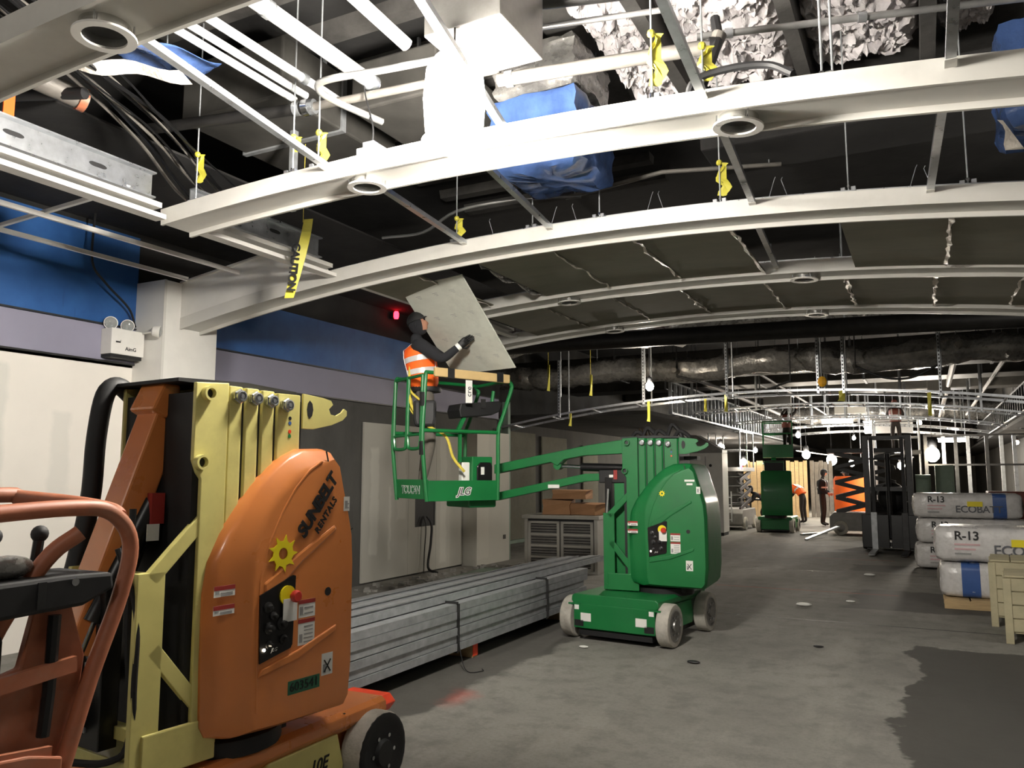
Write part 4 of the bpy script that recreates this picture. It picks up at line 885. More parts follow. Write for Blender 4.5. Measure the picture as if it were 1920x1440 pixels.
# caution tape hanging from the header
ct = thing('caution_tape', 'yellow CAUTION tape hanging in front of the column arch', 'tape', (-4.72, 5.2, 3.5))
rings = []
for k in range(19):
    t = k / 18; z = .36 - .68 * t; tw = .5 * sin(t * 3.0) + .25; wd = .042; xx = .06 * cos(t * 2.2) - .10 * t
    rings.append([(xx - wd * cos(tw), -wd * sin(tw), z), (xx + wd * cos(tw), wd * sin(tw), z), (xx + wd * cos(tw), wd * sin(tw) + .002, z), (xx - wd * cos(tw), -wd * sin(tw) + .002, z)])
MB().sweep(rings).ob('strip', 'caution', ct)
MB().cyl((0, 0, .34), (0, 0, 1.8), .004, 4).ob('tie_cord', 'rope', ct)
text('tape_lettering', 'CAUTION', .10, 'ink', frame((-.062, -.036, -.06), (-.12, 0, -1), (.85, .42, 0)), ct, 0, .9, .004)
for (x, y, z, L_, l) in ((-5.95, 14, 2.78, .24, 'below the leftmost slotted hanger'), (-4.41, 14, 3.06, .36, 'under the second slotted hanger'), (-3.02, 14, 2.86, .30, 'long, under the third slotted hanger'), (-3.45, 14.3, 2.9, .22, 'small, left of the long one'), (-1.17, 14, 3.02, .17, 'wide and short, by the twin hangers'), (.11, 14, 2.86, .36, 'long, near the rightmost slotted hanger'), (-6.35, 13.9, 3.75, .5, 'narrow and high beside the boards'), (-5.6, 14.2, 3.55, .4, 'faded, in the dark left bay')):
    w_ = .05 if L_ > .2 else .09
    if z < 3.3: z = arcZ(x, (-2.42, 26.7, 3.06)) - (.015 if y < 14.2 else .04)
    o = MB().sweep([[(x + w_ * (cos(k * .25) - .3), y - .02, z - L_ * k / 7), (x + w_ * (1.1 - .1 * k / 7) - .02, y, z - L_ * k / 7 - .01), (x - .02, y + .012, z - L_ * k / 7)] for k in range(8)]).ob('tape_tail', 'caution')
    tag(o, 'yellow tape tail ' + l, 'tape')
    if z > 3.3: MB().cyl((x, y, z - .02), (x, y, 5.3), .004, 4).ob('tie_cord', 'rope', o)
tag(MB().ball((-1.43, 13.95, 3.17), .07, 8, 6, (1, .5, 1.3)).ob('tape_tail', 'amber'), 'crumpled amber tape on the twin slotted hangers', 'tape')
# emergency light with two lamp heads plus a third one on the column side
el = thing('emergency_light', 'white emergency light box with round lamp heads on the lilac band', 'emergency light', (XW + .03, 5.58, 2.90))
MB().span((0, -.20, 0), (.17, .19, .27)).ob('housing', 'hvac_white', el, bevel=.006)
MB().span((0, -.19, -.035), (.15, .18, 0)).ob('underside', 'black', el)
MB().span((.171, -.15, .12), (.173, -.095, .135)).ob('indicator', 'ink', el); MB().span((.171, -.10, .135), (.173, -.09, .15)).ob('indicator', 'grey_panel', el)
text('box_lettering', 'AimG', .055, 'ink', frame((.1715, .03, .065), (0, 1, 0), (0, 0, 1)), el, 0, 1, .001)
for y, dr in ((-.14, (.8, -.6, -.15)), (.06, (.8, -.55, -.2)), (.21, (.7, .7, -.1))):
    ax = V(dr).normalized(); c = V((.06, y, .335)) if y < .2 else V((.42, .17, .26))
    h = MB().lathe([(.02, -.08), (.05, -.062), (.066, -.012), (.069, 0), (.069, .008), (.062, .009), (.05, -.03), (.0, -.04)], c, ax, 20).ob('lamp_head', 'trim_white', el, True)
    MB().lathe([(.064, .007), (.05, .018), (.024, .024), (0, .025)], c, ax, 18).ob('lens', 'glass', h, True)
    MB().cyl(c - ax * .04, (min(c.x - .01, .16), c.y, .262), .014, 8).ob('swivel', 'trim_white', h)
tag(MB().tube(curve_pts([(-7.55, 5.75, 3.24), (-7.5, 5.62, 3.42), (-7.45, 5.3, 3.62), (-7.4, 5.1, 3.8), (-7.4, 5.1, 4.3)], 6), .012, 8).ob('cable', 'black', smooth=True), 'black cable rising from the emergency light box', 'cable')

# ================================================================ PEOPLE
POSE = dict(pelvis=(0, 0, .95), spine=(0, 0, 1.13), chest=(0, .01, 1.33), neck=(0, .02, 1.49), skull=(0, .04, 1.57),
            shR=(.18, 0, 1.43), elR=(.24, -.02, 1.15), wrR=(.25, .08, .92), haR=(.25, .12, .84), shL=(-.18, 0, 1.43), elL=(-.24, -.02, 1.15), wrL=(-.25, .08, .92), haL=(-.25, .12, .84),
            hiR=(.095, 0, .90), knR=(.105, .02, .50), anR=(.105, -.03, .09), toR=(.12, .13, .045), hiL=(-.095, 0, .90), knL=(-.105, .02, .50), anL=(-.105, -.03, .09), toL=(-.12, .13, .045))
RAD = dict(pelvis=.135, spine=.13, chest=.15, neck=.058, skull=.062, sh=.078, el=.052, wr=.036, ha=.036, hi=.092, kn=.064, an=.046, to=.042)
BONES = [('pelvis', 'spine', 'torso'), ('spine', 'chest', 'torso'), ('chest', 'neck', 'torso'), ('neck', 'skull', 'head')]
for s_ in 'RL':
    BONES += [('chest', 'sh' + s_, 'torso'), ('sh' + s_, 'el' + s_, 'sleeve'), ('el' + s_, 'wr' + s_, 'sleeve'), ('wr' + s_, 'ha' + s_, 'hand'),
              ('pelvis', 'hi' + s_, 'leg'), ('hi' + s_, 'kn' + s_, 'leg'), ('kn' + s_, 'an' + s_, 'leg'), ('an' + s_, 'to' + s_, 'foot')]
def person(label, loc, rz, pose, mats, scale=1, head=(0, 0), cap='black', vest=True, fine=True, fingers=(.5, .5), group=None, hood=True):
    """one continuous skinned body; clothing regions are material zones; vest, cap and belt are children"""
    P = {k: V(pose.get(k, v)) * scale for k, v in POSE.items()}
    root = thing('person', label, 'person', loc, rz, group)
    names = list(P); me = D.meshes.new('skeleton')
    me.from_pydata([P[n] for n in names], [(names.index(a), names.index(b)) for a, b, _ in BONES], [])
    so = D.objects.new('skeleton', me); COL.objects.link(so)
    sk = so.modifiers.new('skin', 'SKIN'); sk.use_smooth_shade = True; sk.branch_smoothing = .6
    for i, n in enumerate(names):
        r = RAD.get(n) or RAD[n[:2]]; d = me.skin_vertices[0].data[i]
        d.radius = (r * scale, r * scale * (.72 if n in ('pelvis', 'spine', 'chest') else 1)); d.use_root = (n == 'pelvis')
    sb = so.modifiers.new('sub', 'SUBSURF'); sb.levels = sb.render_levels = 2 if fine else 1
    body = D.meshes.new_from_object(so.evaluated_get(bpy.context.evaluated_depsgraph_get())); D.objects.remove(so)
    # head with face, and hands with five fingers, joined into the same mesh
    mb = MB(); c = P['skull'] + V((0, .015, .085)) * scale; yaw, pit = head
    R = Matrix.Rotation(yaw, 3, 'Z') @ Matrix.Rotation(pit, 3, 'X'); n, m = 20, 16; o0 = 0
    for i in range(m + 1):
        a = pi * i / m
        for j in range(n):
            b = 2 * pi * j / n; x, y, z = sin(a) * cos(b), sin(a) * sin(b), cos(a)
            w = 1 - .22 * max(0, -z - .2); px, py, pz = .076 * x * w, .095 * y * (1 - .12 * max(0, -z)), .118 * z
            if y > .3 and abs(x) < .25 and -.35 < z < .12: py += .020 * (1 - abs(x) / .25)       # nose
            if y > .4 and abs(x) < .5 and -.62 < z < -.45: py += .006                            # lips
            if y > .5 and .1 < abs(x) < .55 and .0 < z < .25: py -= .008                         # eye sockets
            if y > .2 and z < -.75: py += .012                                                   # chin
            q = R @ V((px, py, pz)); mb.v.append(tuple(c + q * scale))
    for i in range(m):
        for j in range(n): a = i * n + j; b = i * n + (j + 1) % n; mb.f.append((a, a + n, b + n, b))
    for sx in (-1, 1): mb.ball(c + (R @ V((sx * .076, -.005, -.01))) * scale, .022 * scale, 8, 6, (.45, .8, 1.3))
    nh = len(mb.f); hand_f = []
    for k, s_ in enumerate('RL'):
        w0, h0, e0 = P['wr' + s_], P['ha' + s_], P['el' + s_]; d = (h0 - w0).normalized(); up = V(pose.get('palm' + s_, (0, 1, 0))); nrm = (up - d * up.dot(d)).normalized(); sd = d.cross(nrm); sg = 1 if s_ == 'R' else -1
        f0 = len(mb.f)
        mb.sweep([[w0 + d * t * scale + sd * (u * wd * scale) + nrm * (v * th * scale) for u, v in ((-1, -.6), (-.6, -1), (.6, -1), (1, -.6), (1, .6), (.6, 1), (-.6, 1), (-1, .6))] for t, wd, th in ((.0, .03, .022), (.035, .038, .02), (.075, .043, .017), (.10, .042, .014))])
        cv = fingers[k]
        for q, L_ in ((-.75, .062), (-.25, .074), (.25, .079), (.75, .07)):
            p = w0 + (d * .095 + sd * q * .04) * scale; pts = [p]; dd = d.copy()
            for seg in range(3):
                dd = (Matrix.Rotation(cv * .45, 3, sd) @ dd); p = p + dd * L_ * (.45, .32, .25)[seg] * scale; pts.append(p)
            mb.tube(pts, [.0105 * scale, .0098 * scale, .009 * scale, .0065 * scale], 7)
        p = w0 + (d * .03 + sd * sg * .036) * scale; td = (d * .6 + sd * sg * .9).normalized(); pts = [p, p + td * .04 * scale, p + (td * .6 + d * .5).normalized() * .07 * scale]
        mb.tube(pts, [.013 * scale, .012 * scale, .008 * scale], 7); hand_f.append((f0, len(mb.f)))
    nv = len(body.vertices); vs = [tuple(v.co) for v in body.vertices] + mb.v; fs = [tuple(p.vertices) for p in body.polygons] + [tuple(i + nv for i in f) for f in mb.f]
    nb = len(body.polygons); out = D.meshes.new('body'); out.from_pydata(vs, [], fs); out.update()
    zones = ['torso', 'sleeve', 'hand', 'leg', 'foot', 'head']
    for z in zones: out.materials.append(MT[mats[z]])
    seg = [(P[a], P[b], zones.index(z)) for a, b, z in BONES]
    for i, p in enumerate(out.polygons):
        p.use_smooth = True
        if i >= nb:
            if i - nb < nh:
                lq = R.inverted() @ ((p.center - c) / scale); p.material_index = 0 if hood and (lq.y < .045 or lq.z < -.085) else 5
            else: p.material_index = 2
            continue
        q = p.center; best = 1e9
        for a, b, z in seg:
            t = max(0, min(1, (q - a).dot(b - a) / max((b - a).length_squared, 1e-9))); dd = (q - (a + (b - a) * t)).length
            if dd < best: best = dd; p.material_index = 0 if z == 5 and hood else z
    bo = D.objects.new('body', out); COL.objects.link(bo); bo.parent = root
    # eyes
    for sx in (-1, 1): MB().ball(c + (R @ V((sx * .03, .082, .015))) * scale, .011 * scale, 8, 6).ob('eye', 'ink', root, True)
    if cap:   # cap or hard hat
        cb = MB(); k = []
        for t, r in ((.0, 1.0), (.25, 1.0), (.5, .9), (.75, .66), (.95, .25)):
            k.append([c + (R @ V((.088 * r * cos(a), .008 + .108 * r * sin(a), .022 + .11 * t))) * scale for a in [2 * pi * j / 18 for j in range(18)]])
        cb.sweep(k); cb.sweep([[c + (R @ V((.092 * cos(a) * s, .012 + (.112 + (.04 if sin(a) > 0 else 0) * abs(sin(a))) * sin(a) * s, .024 + z))) * scale for a in [2 * pi * j / 18 for j in range(18)]] for s, z in ((.9, 0), (1.04, -.006), (1.04, .002), (.9, .01))])
        cb.ob('hard_hat', cap, root, True)
    if vest:
        pe, sp, ch, ne = P['pelvis'], P['spine'], P['chest'], P['neck']; side = (P['shR'] - P['shL']).normalized(); path = [pe.lerp(sp, .25), sp, sp.lerp(ch, .5), ch, ch.lerp(ne, .45), ch.lerp(ne, .72)]
        def ring(p, a, b, d): f = side.cross(d).normalized(); return [p + side * a * cos(t) * scale - f * b * sin(t) * scale for t in [2 * pi * j / 24 for j in range(24)]]
        dirs = [(path[min(i + 1, 5)] - path[max(i - 1, 0)]).normalized() for i in range(6)]
        dim = ((.178, .142), (.180, .145), (.192, .152), (.206, .158), (.205, .142), (.135, .105))
        vo = MB().sweep([ring(p, a, b, d) for p, (a, b), d in zip(path, dim, dirs)]).ob('vest', mats.get('vest', 'vest'), root, True, sub=1 if fine else 0)
        for i, f in ((1, .3), (2, .5)) if fine else ((1, .5),):
            rr = []
            for t in (0, .05, .055, .0):
                pass
            p = path[i].lerp(path[i + 1], f); d = dirs[i]; a = max(dim[i][0], dim[i + 1][0]) + .003; b = max(dim[i][1], dim[i + 1][1]) + .003
            MB().sweep([ring(p, a, b, d), ring(p + d * .05 * scale, a + .002, b + .002, d)]).ob('reflective_band', 'reflect', vo, True)
        for sx in (-1, 1):
            st = []
            for p, (a, b), d in list(zip(path, dim, dirs))[1:]:
                f = side.cross(d).normalized(); st.append((p, a, b, f))
            for sg in (1, -1):
                mb = MB(); rows = [[p + side * sx * (a * .55 + dx) * scale - f * sg * (b * .87 + .006 + dn) * scale for dx, dn in ((-.022, 0), (.022, 0), (.022, .004), (-.022, .004))] for p, a, b, f in st[:-1]]
                p, a, b, f = st[-1]; rows.append([p + side * sx * (.075 + dx) * scale + V((0, 0, .03 + dn)) * scale for dx, dn in ((-.02, 0), (.02, 0), (.02, .005), (-.02, .005))])
                mb.sweep(rows).ob('reflective_strap', 'reflect', vo)
    return root, P
MATS = dict(torso='cloth_dark', sleeve='cloth_dark', hand='black', leg='trouser', foot='brown_cloth', head='skin', vest='vest')
near, NP = person('worker in orange vest standing in the green basket, pushing the panel overhead', (-4.77, 7.245, Z0 + .03), rad(-58.5),
    dict(shR=(.19, -.07, 1.44), elR=(.255, .16, 1.27), wrR=(.295, .31, 1.39), haR=(.30, .375, 1.445), shL=(-.18, -.05, 1.45), elL=(-.22, .18, 1.38), wrL=(-.14, .34, 1.58), haL=(-.12, .38, 1.66),
         spine=(0, -.02, 1.13), chest=(0, -.06, 1.33), neck=(.0, -.10, 1.50), skull=(.0, -.10, 1.57), knR=(.10, .05, .50), knL=(-.11, .02, .5), palmR=(.6, .8, 0), palmL=(0, 1, 0)), MATS, 1.12, head=(-.25, .35), cap='black', fingers=(.35, .3))
# tool pouch, harness, cuffs
MB().prism([(-.10, .72), (.10, .72), (.12, .80), (.12, 1.0), (-.12, 1.0), (-.12, .80)], .135, .26, 0).ob('tool_pouch', 'black', near, bevel=.03)
MB().lathe([(.165, 0), (.172, .02), (.165, .05)], (0, 0, .99 * 1.12), (0, 0, 1), 24).ob('tool_belt', 'black', near, True)
for a, b in ((-.14, .05), (.15, .05)):
    MB().tube(curve_pts([(a, -.15, 1.5), (a * .9, -.17, 1.3), (a * 1.1, -.17, 1.08), (a * 1.3, -.12, .9), (a * 1.2, .03, .76), (a * .8, .09, .82)], 4), .014, 6).ob('harness_strap', 'rope', near, True)
MB().tube(curve_pts([(-.1, -.17, 1.42), (.02, -.175, 1.3), (.12, -.165, 1.12), (.19, -.05, 1.0)], 4), .013, 6).ob('harness_strap', 'rope', near, True)
ly = MB().tube(curve_pts([(.03, -.18, 1.25), (.12, -.17, .95), (.2, .0, .75), (.25, .22, .62), (.26, .30, .4), (.28, .42, .25)], 5), .015, 6).ob('lanyard', 'rope', near, True)
MB().lathe([(.04, -.02), (.043, 0), (.04, .02)], tuple(NP['wrR']), tuple(NP['haR'] - NP['wrR']), 14).ob('glove_cuff', 'label', near, True)
# the panel held up against the ceiling
TL, TR, BR = V((-4.92, 6.95, 3.644)), V((-4.0, 6.69, 3.635)), V((-3.786, 7.473, 2.769))
ex = (TR - TL).normalized(); ey = (BR - TR); ey = (ey - ex * ey.dot(ex)).normalized(); nz = ex.cross(ey)
pc = TL.lerp(BR, .5); R3 = Matrix((ex, ey, nz)).transposed()
pn = thing('backer_panel', 'pale grey ceiling panel held tilted overhead by the worker in the basket', 'panel', tuple(pc))
MB().box((0, 0, 0), ((TR - TL).length, 1.17, .014), R3).ob('board', 'panel', pn, bevel=.002)
r = random.Random(4)
mb = MB()
for i in range(3):
    for j in range(4):
        u = (-.22 + .2 * i + .06 * (j % 2)); v_ = -.45 + .28 * j
        for k in range(3): q = ex * (u * 1.3 + .01 * k) + ey * (v_ + .016 * k); mb.box(q - nz * .0075 if nz.y > 0 else q + nz * .0075, (.075 - .02 * k, .005, .0006), R3)
o = mb.ob('printed_marks', 'grey_panel', pn); o['kind'] = 'stuff'
# distant workers
DK = dict(torso='cloth_dark', sleeve='cloth_dark', hand='skin', leg='brown_cloth', foot='black', head='skin', vest='vest')
DR = dict(DK, torso='brown_cloth', sleeve='brown_cloth')
person('distant standing worker in dark jacket beside the scissor lift base', (-3.0, 27.9, 0), rad(-100), dict(wrR=(.16, .2, 1.02), haR=(.10, .26, 1.0), wrL=(-.16, .2, 1.02), haL=(-.1, .26, 1.0)), dict(DK, vest='cloth_dark'), 1.03, head=(.3, -.2), cap='black', fine=False)
person('distant worker in orange vest bending forward over a cart', (-3.75, 29.0, 0), rad(70), dict(spine=(0, .10, 1.10), chest=(0, .30, 1.18), neck=(0, .44, 1.22), skull=(0, .50, 1.24), shR=(.18, .36, 1.22), shL=(-.18, .36, 1.22), elR=(.22, .45, .98), elL=(-.22, .45, .98), wrR=(.16, .55, .85), wrL=(-.16, .55, .85), haR=(.14, .6, .82), haL=(-.14, .6, .82)), DK, 1.0, head=(0, -.5), cap='black', fine=False)
person('distant worker in orange vest half hidden behind the scissor arms', (-2.35, 29.6, 0), rad(100), dict(elR=(.24, .12, 1.17), wrR=(.2, .32, 1.15), haR=(.18, .4, 1.16)), DK, 1.02, cap='black', fine=False)
person('dark-clad worker raised in the basket of the distant green lift', (-3.62, 25.1, 2.20), rad(-20), dict(elR=(.24, .15, 1.5), wrR=(.2, .3, 1.65), haR=(.2, .34, 1.72), elL=(-.24, .15, 1.5), wrL=(-.2, .3, 1.65), haL=(-.2, .34, 1.72)), dict(DR, vest='redbeam'), .86, cap='redbeam', fine=False)
person('second raised worker seen from behind above the forklift mast', (-.78, 28.9, 2.42), rad(5), dict(elR=(.26, .1, 1.2), wrR=(.2, .3, 1.2), haR=(.18, .36, 1.22), elL=(-.26, .1, 1.2), wrL=(-.2, .3, 1.2), haL=(-.18, .36, 1.22)), dict(DR, vest='redbeam'), .95, cap='redbeam', fine=False)
person('dark figure crouching at the table beside the grey scissor lift', (-4.65, 27.2, 0), rad(95), dict(pelvis=(0, 0, .75), hiR=(.09, 0, .72), hiL=(-.09, 0, .72), spine=(0, .12, .90), chest=(0, .30, 1.0), neck=(0, .42, 1.06), skull=(0, .48, 1.1), shR=(.18, .34, 1.03), shL=(-.18, .34, 1.03), elR=(.2, .45, .8), elL=(-.2, .45, .8), wrR=(.15, .58, .72), wrL=(-.15, .58, .72), haR=(.13, .64, .7), haL=(-.13, .64, .7), knR=(.11, .16, .42), knL=(-.11, .16, .42)), dict(DK), 1, head=(0, -.4), cap='black', vest=False, fine=False)

# ================================================================ STEEL STUDS ON THE FLOOR
def cstud(w_, h, L):
    t = .004; f = h
    return MB().prism([(0, 0), (w_, 0), (w_, h), (w_ - .012, h), (w_ - .012, h - t), (w_ - t, h - t), (w_ - t, t), (t, t), (t, h - t), (.012, h - t), (.012, h), (0, h)], 0, L, 1)
s0 = cstud(.092, .062, 5.4).ob('steel_stud', 'galv'); n0 = 0
rs = random.Random(3)
def put_stud(x, y, z, flip, label, group, rz=0):
    global n0
    o = s0 if n0 == 0 else s0.copy(); n0 += 1
    if o is not s0: COL.objects.link(o)
    o.location = (x + (.092 if flip else 0), y, z + (.062 if flip else 0)); o.rotation_euler = (0, pi if flip else 0, rz)
    tag(o, label, 'steel stud', group)
for lay in range(6):
    off = (.010, -.004, .012, -.006, .008, 0)[lay]
    for col in range(7):
        put_stud(-4.36 + col * .0945 + off + rs.uniform(-.0012, .0012), 3.75 + rs.uniform(-.07, .07), .13 + lay * .0665, (lay + col) % 2, 'galvanised steel stud in the strapped bundle nearest the open floor', 'studs of the front bundle')
for lay in range(4):
    for col in range(8):
        put_stud(-5.28 + col * .0960 + rs.uniform(-.002, .002) + .01 * (lay % 2), 3.9 + rs.uniform(-.15, .15), .13 + lay * .0665, (lay + col) % 2, 'dusty galvanised stud in the lower bundle behind the strapped one', 'studs of the back bundle')
for k in range(5): put_stud(-4.33 + k * .105, 4.3 + k * .12, .5305, k % 2, 'loose steel stud on top of the front bundle, end sticking out toward the green lift', 'loose studs on the front bundle')
for k in range(4): put_stud(-5.95 + k * .11, 4.3 + .2 * k, .0, k % 2, 'flat steel stud lying on the floor against the wall side', 'studs along the wall side', rad(-1))
for y in (4.6, 6.5, 8.6):
    d_ = MB().span((-5.3, y, 0), (-3.74, y + .09, .128)).ob('dunnage', 'wood'); tag(d_, 'timber bearer under the studs, ' + ('nearest' if y < 5 else 'middle' if y < 7 else 'farthest') + ' one', 'timber')
    MB().span((-3.745, y + .002, .012), (-3.735, y + .088, .118)).ob('red_end', 'redpaint', d_)
for y in (4.4, 6.15, 8.0):
    st_ = MB()
    pts = [(-4.37, .127), (-4.37, .532), (-3.683, .532), (-3.683, .127)]
    for a, b in zip(pts, pts[1:] + pts[:1]): st_.bar((a[0], y, a[1]), (b[0], y, b[1]), .03, .004, (0, 1, 0))
    tag(st_.ob('steel_strap', 'steel_dark'), 'steel strap round the front stud bundle, ' + ('near end' if y < 5 else 'middle with loose tail' if y < 7 else 'far end'), 'strap')
tag(MB().tube(curve_pts([(-3.69, 6.15, .3), (-3.62, 6.1, .1), (-3.5, 6.0, .01), (-3.4, 6.08, .008), (-3.45, 6.16, .006)], 5), .004, 5).ob('strap_tail', 'black'), 'thin dark strap tail lying on the floor by the studs', 'strap')
# rubble and dust along the wall base
db_ = MB()
for k in range(170):
    x = rs.uniform(-7.4, -5.7); y = rs.uniform(9.0, 13.6); s = rs.uniform(.015, .08); db_.box((x, y, s * .3), (s * 1.6, s, s * .6), Matrix.Rotation(rs.uniform(0, 3), 3, 'Z'))
tag(db_.ob('rubble', 'debris'), 'dusty rubble strewn along the foot of the drywall', 'rubble', kind='stuff')
for k, (x, y, a, L_, m, l) in enumerate(((-6.2, 10.4, .2, 1.9, 'wood', 'dusty plank lying along the wall beyond the studs'), (-6.6, 11.2, .1, 2.4, 'greystud', 'grey track lying along the foot of the drywall'), (-5.9, 10.6, .4, 1.3, 'board', 'offcut of cement board lying by the cabinet'), (-6.1, 12.1, .15, 1.6, 'card', 'flattened cardboard lying near the cabinet'))):
    tag(MB().box((0, 0, .012), (L_ * .12 if m in ('wood', 'greystud') else L_ * .45, L_, .024)).ob('floor_offcut', m, loc=(x, y, .03 * (k % 2))), l, 'offcut'); COL.objects[-1].rotation_euler = (0, 0, a)
# cord from the wall opening
tag(MB().tube(curve_pts([(-7.58, 11.6, .95), (-7.50, 11.62, .80), (-7.5, 11.6, .5), (-7.52, 11.56, .1), (-7.3, 11.5, .03)], 6), .022, 8).ob('power_cord', 'black', smooth=True), 'thick black cord hanging from the square wall opening', 'cord')
tag(MB().tube(curve_pts([(-7.58, 11.5, .95), (-7.52, 11.48, .75), (-7.53, 11.45, .3), (-7.5, 11.4, .02)], 6), .008, 6).ob('power_cord', 'black', smooth=True), 'thin black cord beside the thick one below the wall opening', 'cord')
tag(MB().span((-7.299, 13.84, .42), (-7.29, 13.94, .50)).ob('outlet_box', 'black', bevel=.003), 'small black outlet box low on the drywall pilaster', 'outlet')
# metal cabinet with louvred doors
cb_ = thing('metal_cabinet', 'low grey metal cabinet with two louvred doors behind the studs', 'cabinet', (-5.56, 12.62, 0), rad(3))
MB().span((-.66, 0, 0), (-.60, .75, .90)).span((.60, 0, 0), (.66, .75, .90)).span((-.66, .7, 0), (.66, .75, .90)).span((-.60, .01, 0), (.60, .7, .05)).ob('body', 'steelcab', cb_, bevel=.004)
MB().span((-.70, -.03, .90), (.70, .8, .96)).ob('top', 'steelcab', cb_, bevel=.006)
MB().span((-.6, .03, .05), (.6, .035, .9)).ob('interior', 'black', cb_)
for a in (-.59, .01):
    dr = MB().span((a, -.012, .05), (a + .05, .015, .86)).span((a + .53, -.012, .05), (a + .58, .015, .86)).span((a, -.012, .82), (a + .58, .015, .86)).span((a, -.012, .05), (a + .58, .015, .09)).ob('door', 'steelcab', cb_, bevel=.003)
    for k in range(3): MB().span((a + .05, -.012, .24 + k * .19), (a + .53, .015, .275 + k * .19)).ob('door_rail', 'steelcab', dr)
    for k in range(16): MB().box((a + .29, .006, .115 + k * .045), (.48, .012, .03), Matrix.Rotation(rad(35), 3, 'X')).ob('louvre', 'lift_grey', dr)
for (x, y, z, d, a, l) in ((-5.75, 13.0, .965, (.5, .45, .26), .2, 'crushed cardboard box on the left of the metal cabinet'), (-5.2, 13.05, .965, (.55, .42, .2), -.25, 'flattened cardboard box on the right of the metal cabinet'), (-5.5, 13.02, 1.23, (.62, .4, .16), .08, 'brown cardboard piece lying across the two boxes')):
    o = MB().sweep([[(-d[0] / 2, -d[1] / 2, 0), (d[0] / 2, -d[1] / 2, 0), (d[0] / 2, d[1] / 2, 0), (-d[0] / 2, d[1] / 2, 0)], [(-d[0] / 2 + .03, -d[1] / 2 - .03, d[2] * .5), (d[0] / 2 - .02, -d[1] / 2 + .02, d[2] * .6), (d[0] / 2, d[1] / 2, d[2] * .6), (-d[0] / 2, d[1] / 2, d[2] * .5)], [(-d[0] / 2, -d[1] / 2, d[2]), (d[0] / 2 + .03, -d[1] / 2, d[2] * .9), (d[0] / 2, d[1] / 2, d[2]), (-d[0] / 2, d[1] / 2, d[2])]]).ob('cardboard_box', 'card', loc=(x, y, z), bevel=.004)
    o.rotation_euler = (0, 0, a); tag(o, l, 'box')
tag(MB().bar((-7.42, 14.2, 0), (-7.42, 14.2, 3.1), .14, .1).ob('steel_stud', 'greystud', bevel=.005), 'green-grey steel post at the end of the drywall', 'post')
tag(MB().bar((-8.9, 15.6, .05), (-8.9, 22, .05), .1, .08).ob('floor_track', 'greystud'), 'steel floor track in the dark bay beyond the drywall', 'track')
for y0, y1, z1, l in ((17.3, 18.75, 2.7, 'first pale wallboard in the dark bay'), (19.15, 20.8, 2.65, 'second pale wallboard in the dark bay'), (22.0, 23.2, 2.5, 'third pale wallboard, partly behind the green mast')):
    tag(MB().span((-8.98, y0, .05), (-8.94, y1, z1)).ob('wallboard', 'board'), l, 'wallboard')
o = MB().span((-8.9, 14.9, .12), (-8.4, 16.2, .95)).ob('dark_bin', 'black', bevel=.02, loc=(0, 0, -.12)); tag(o, 'black bin in the dark bay beyond the steel post', 'bin')
tag(MB().cyl((-7.2, 22.5, 0), (-7.2, 22.5, 2.4), .11, 16).ob('pipe_column', 'hvac_white', smooth=True), 'pale round pipe standing behind the green boom', 'pipe')
for k in range(5):
    tag(MB().tube(curve_pts([(-6.9 + .05 * k, 21, 3.2), (-6.85 + .1 * k, 21, 2.6), (-6.9 + .12 * k, 21, 2.2), (-6.8 + .05 * k, 21, 1.7 - .1 * k)], 4), .018, 6).ob('dangling_wire', 'wood' if k < 3 else 'dust_pipe'), 'tan wire dangling above the green boom', 'wire', 'dangling tan wires')

# ================================================================ BARE FRAMES AND CEILING BEYOND THE ARCHES
PF = (-2.42, 26.7, 3.06)
def slotted(parent, x, y, z0, z1, w_=.042, holes=True):
    o = MB().span((x - w_ / 2, y, z0), (x + w_ / 2, y + .004, z1)).span((x + w_ / 2 - .004, y, z0), (x + w_ / 2, y + .04, z1)).ob('slotted_hanger', 'galv_bright', parent)
    if holes:
        mb = MB(); z = z0 + .05
        while z < z1 - .03: mb.span((x - .009, y - .0015, z), (x + .009, y, z + .028)); z += .058
        q = mb.ob('hanger_slots', 'black', o); q['kind'] = 'stuff'
def bare_frame(Y, p, x0, x1, hang_x, top, label, ncross=14, holes=True, seed=0):
    t = thing('ceiling_frame', label, 'ceiling frame', (0, Y, 0)); r = random.Random(seed)
    for dy, dz in ((0, 0), (.45, -.03)):
        n = 22; rings = []
        for k in range(n + 1):
            x = x0 + (x1 - x0) * k / n; z = arcZ(x, p) + dz
            rings.append([(x, dy, z - .02), (x, dy + .035, z - .02), (x, dy + .035, z + .02), (x, dy, z + .02)])
        MB().sweep(rings).ob('curved_rail', 'galv_bright', t)
    for k in range(ncross):
        x = x0 + (x1 - x0) * (k + .5) / ncross; z = arcZ(x, p) - .005
        MB().bar((x, .0, z), (x, .48, z - .03), .03, .02).ob('cross_stud', 'galv_bright', t)
    for x in hang_x:
        z = arcZ(x, p) - .06; slotted(t, x, -.02, z, min(top, z + 1.1), holes=holes)
        MB().cyl((x + .03, .02, z + .4), (x + .03, .02, 5.3), .008, 5).ob('rod', 'galv', t); MB().cyl((x + .01, .45, z), (x + .01, .45, 5.3), .014, 5).ob('rod', 'galv', t)
    return t
bare_frame(14.0, PF, -7.6, 2.4, (-6.17, -4.49, -2.99, -1.5, -1.11, .28), 4.05, 'nearest bare curved steel frame with slotted hangers', 12)
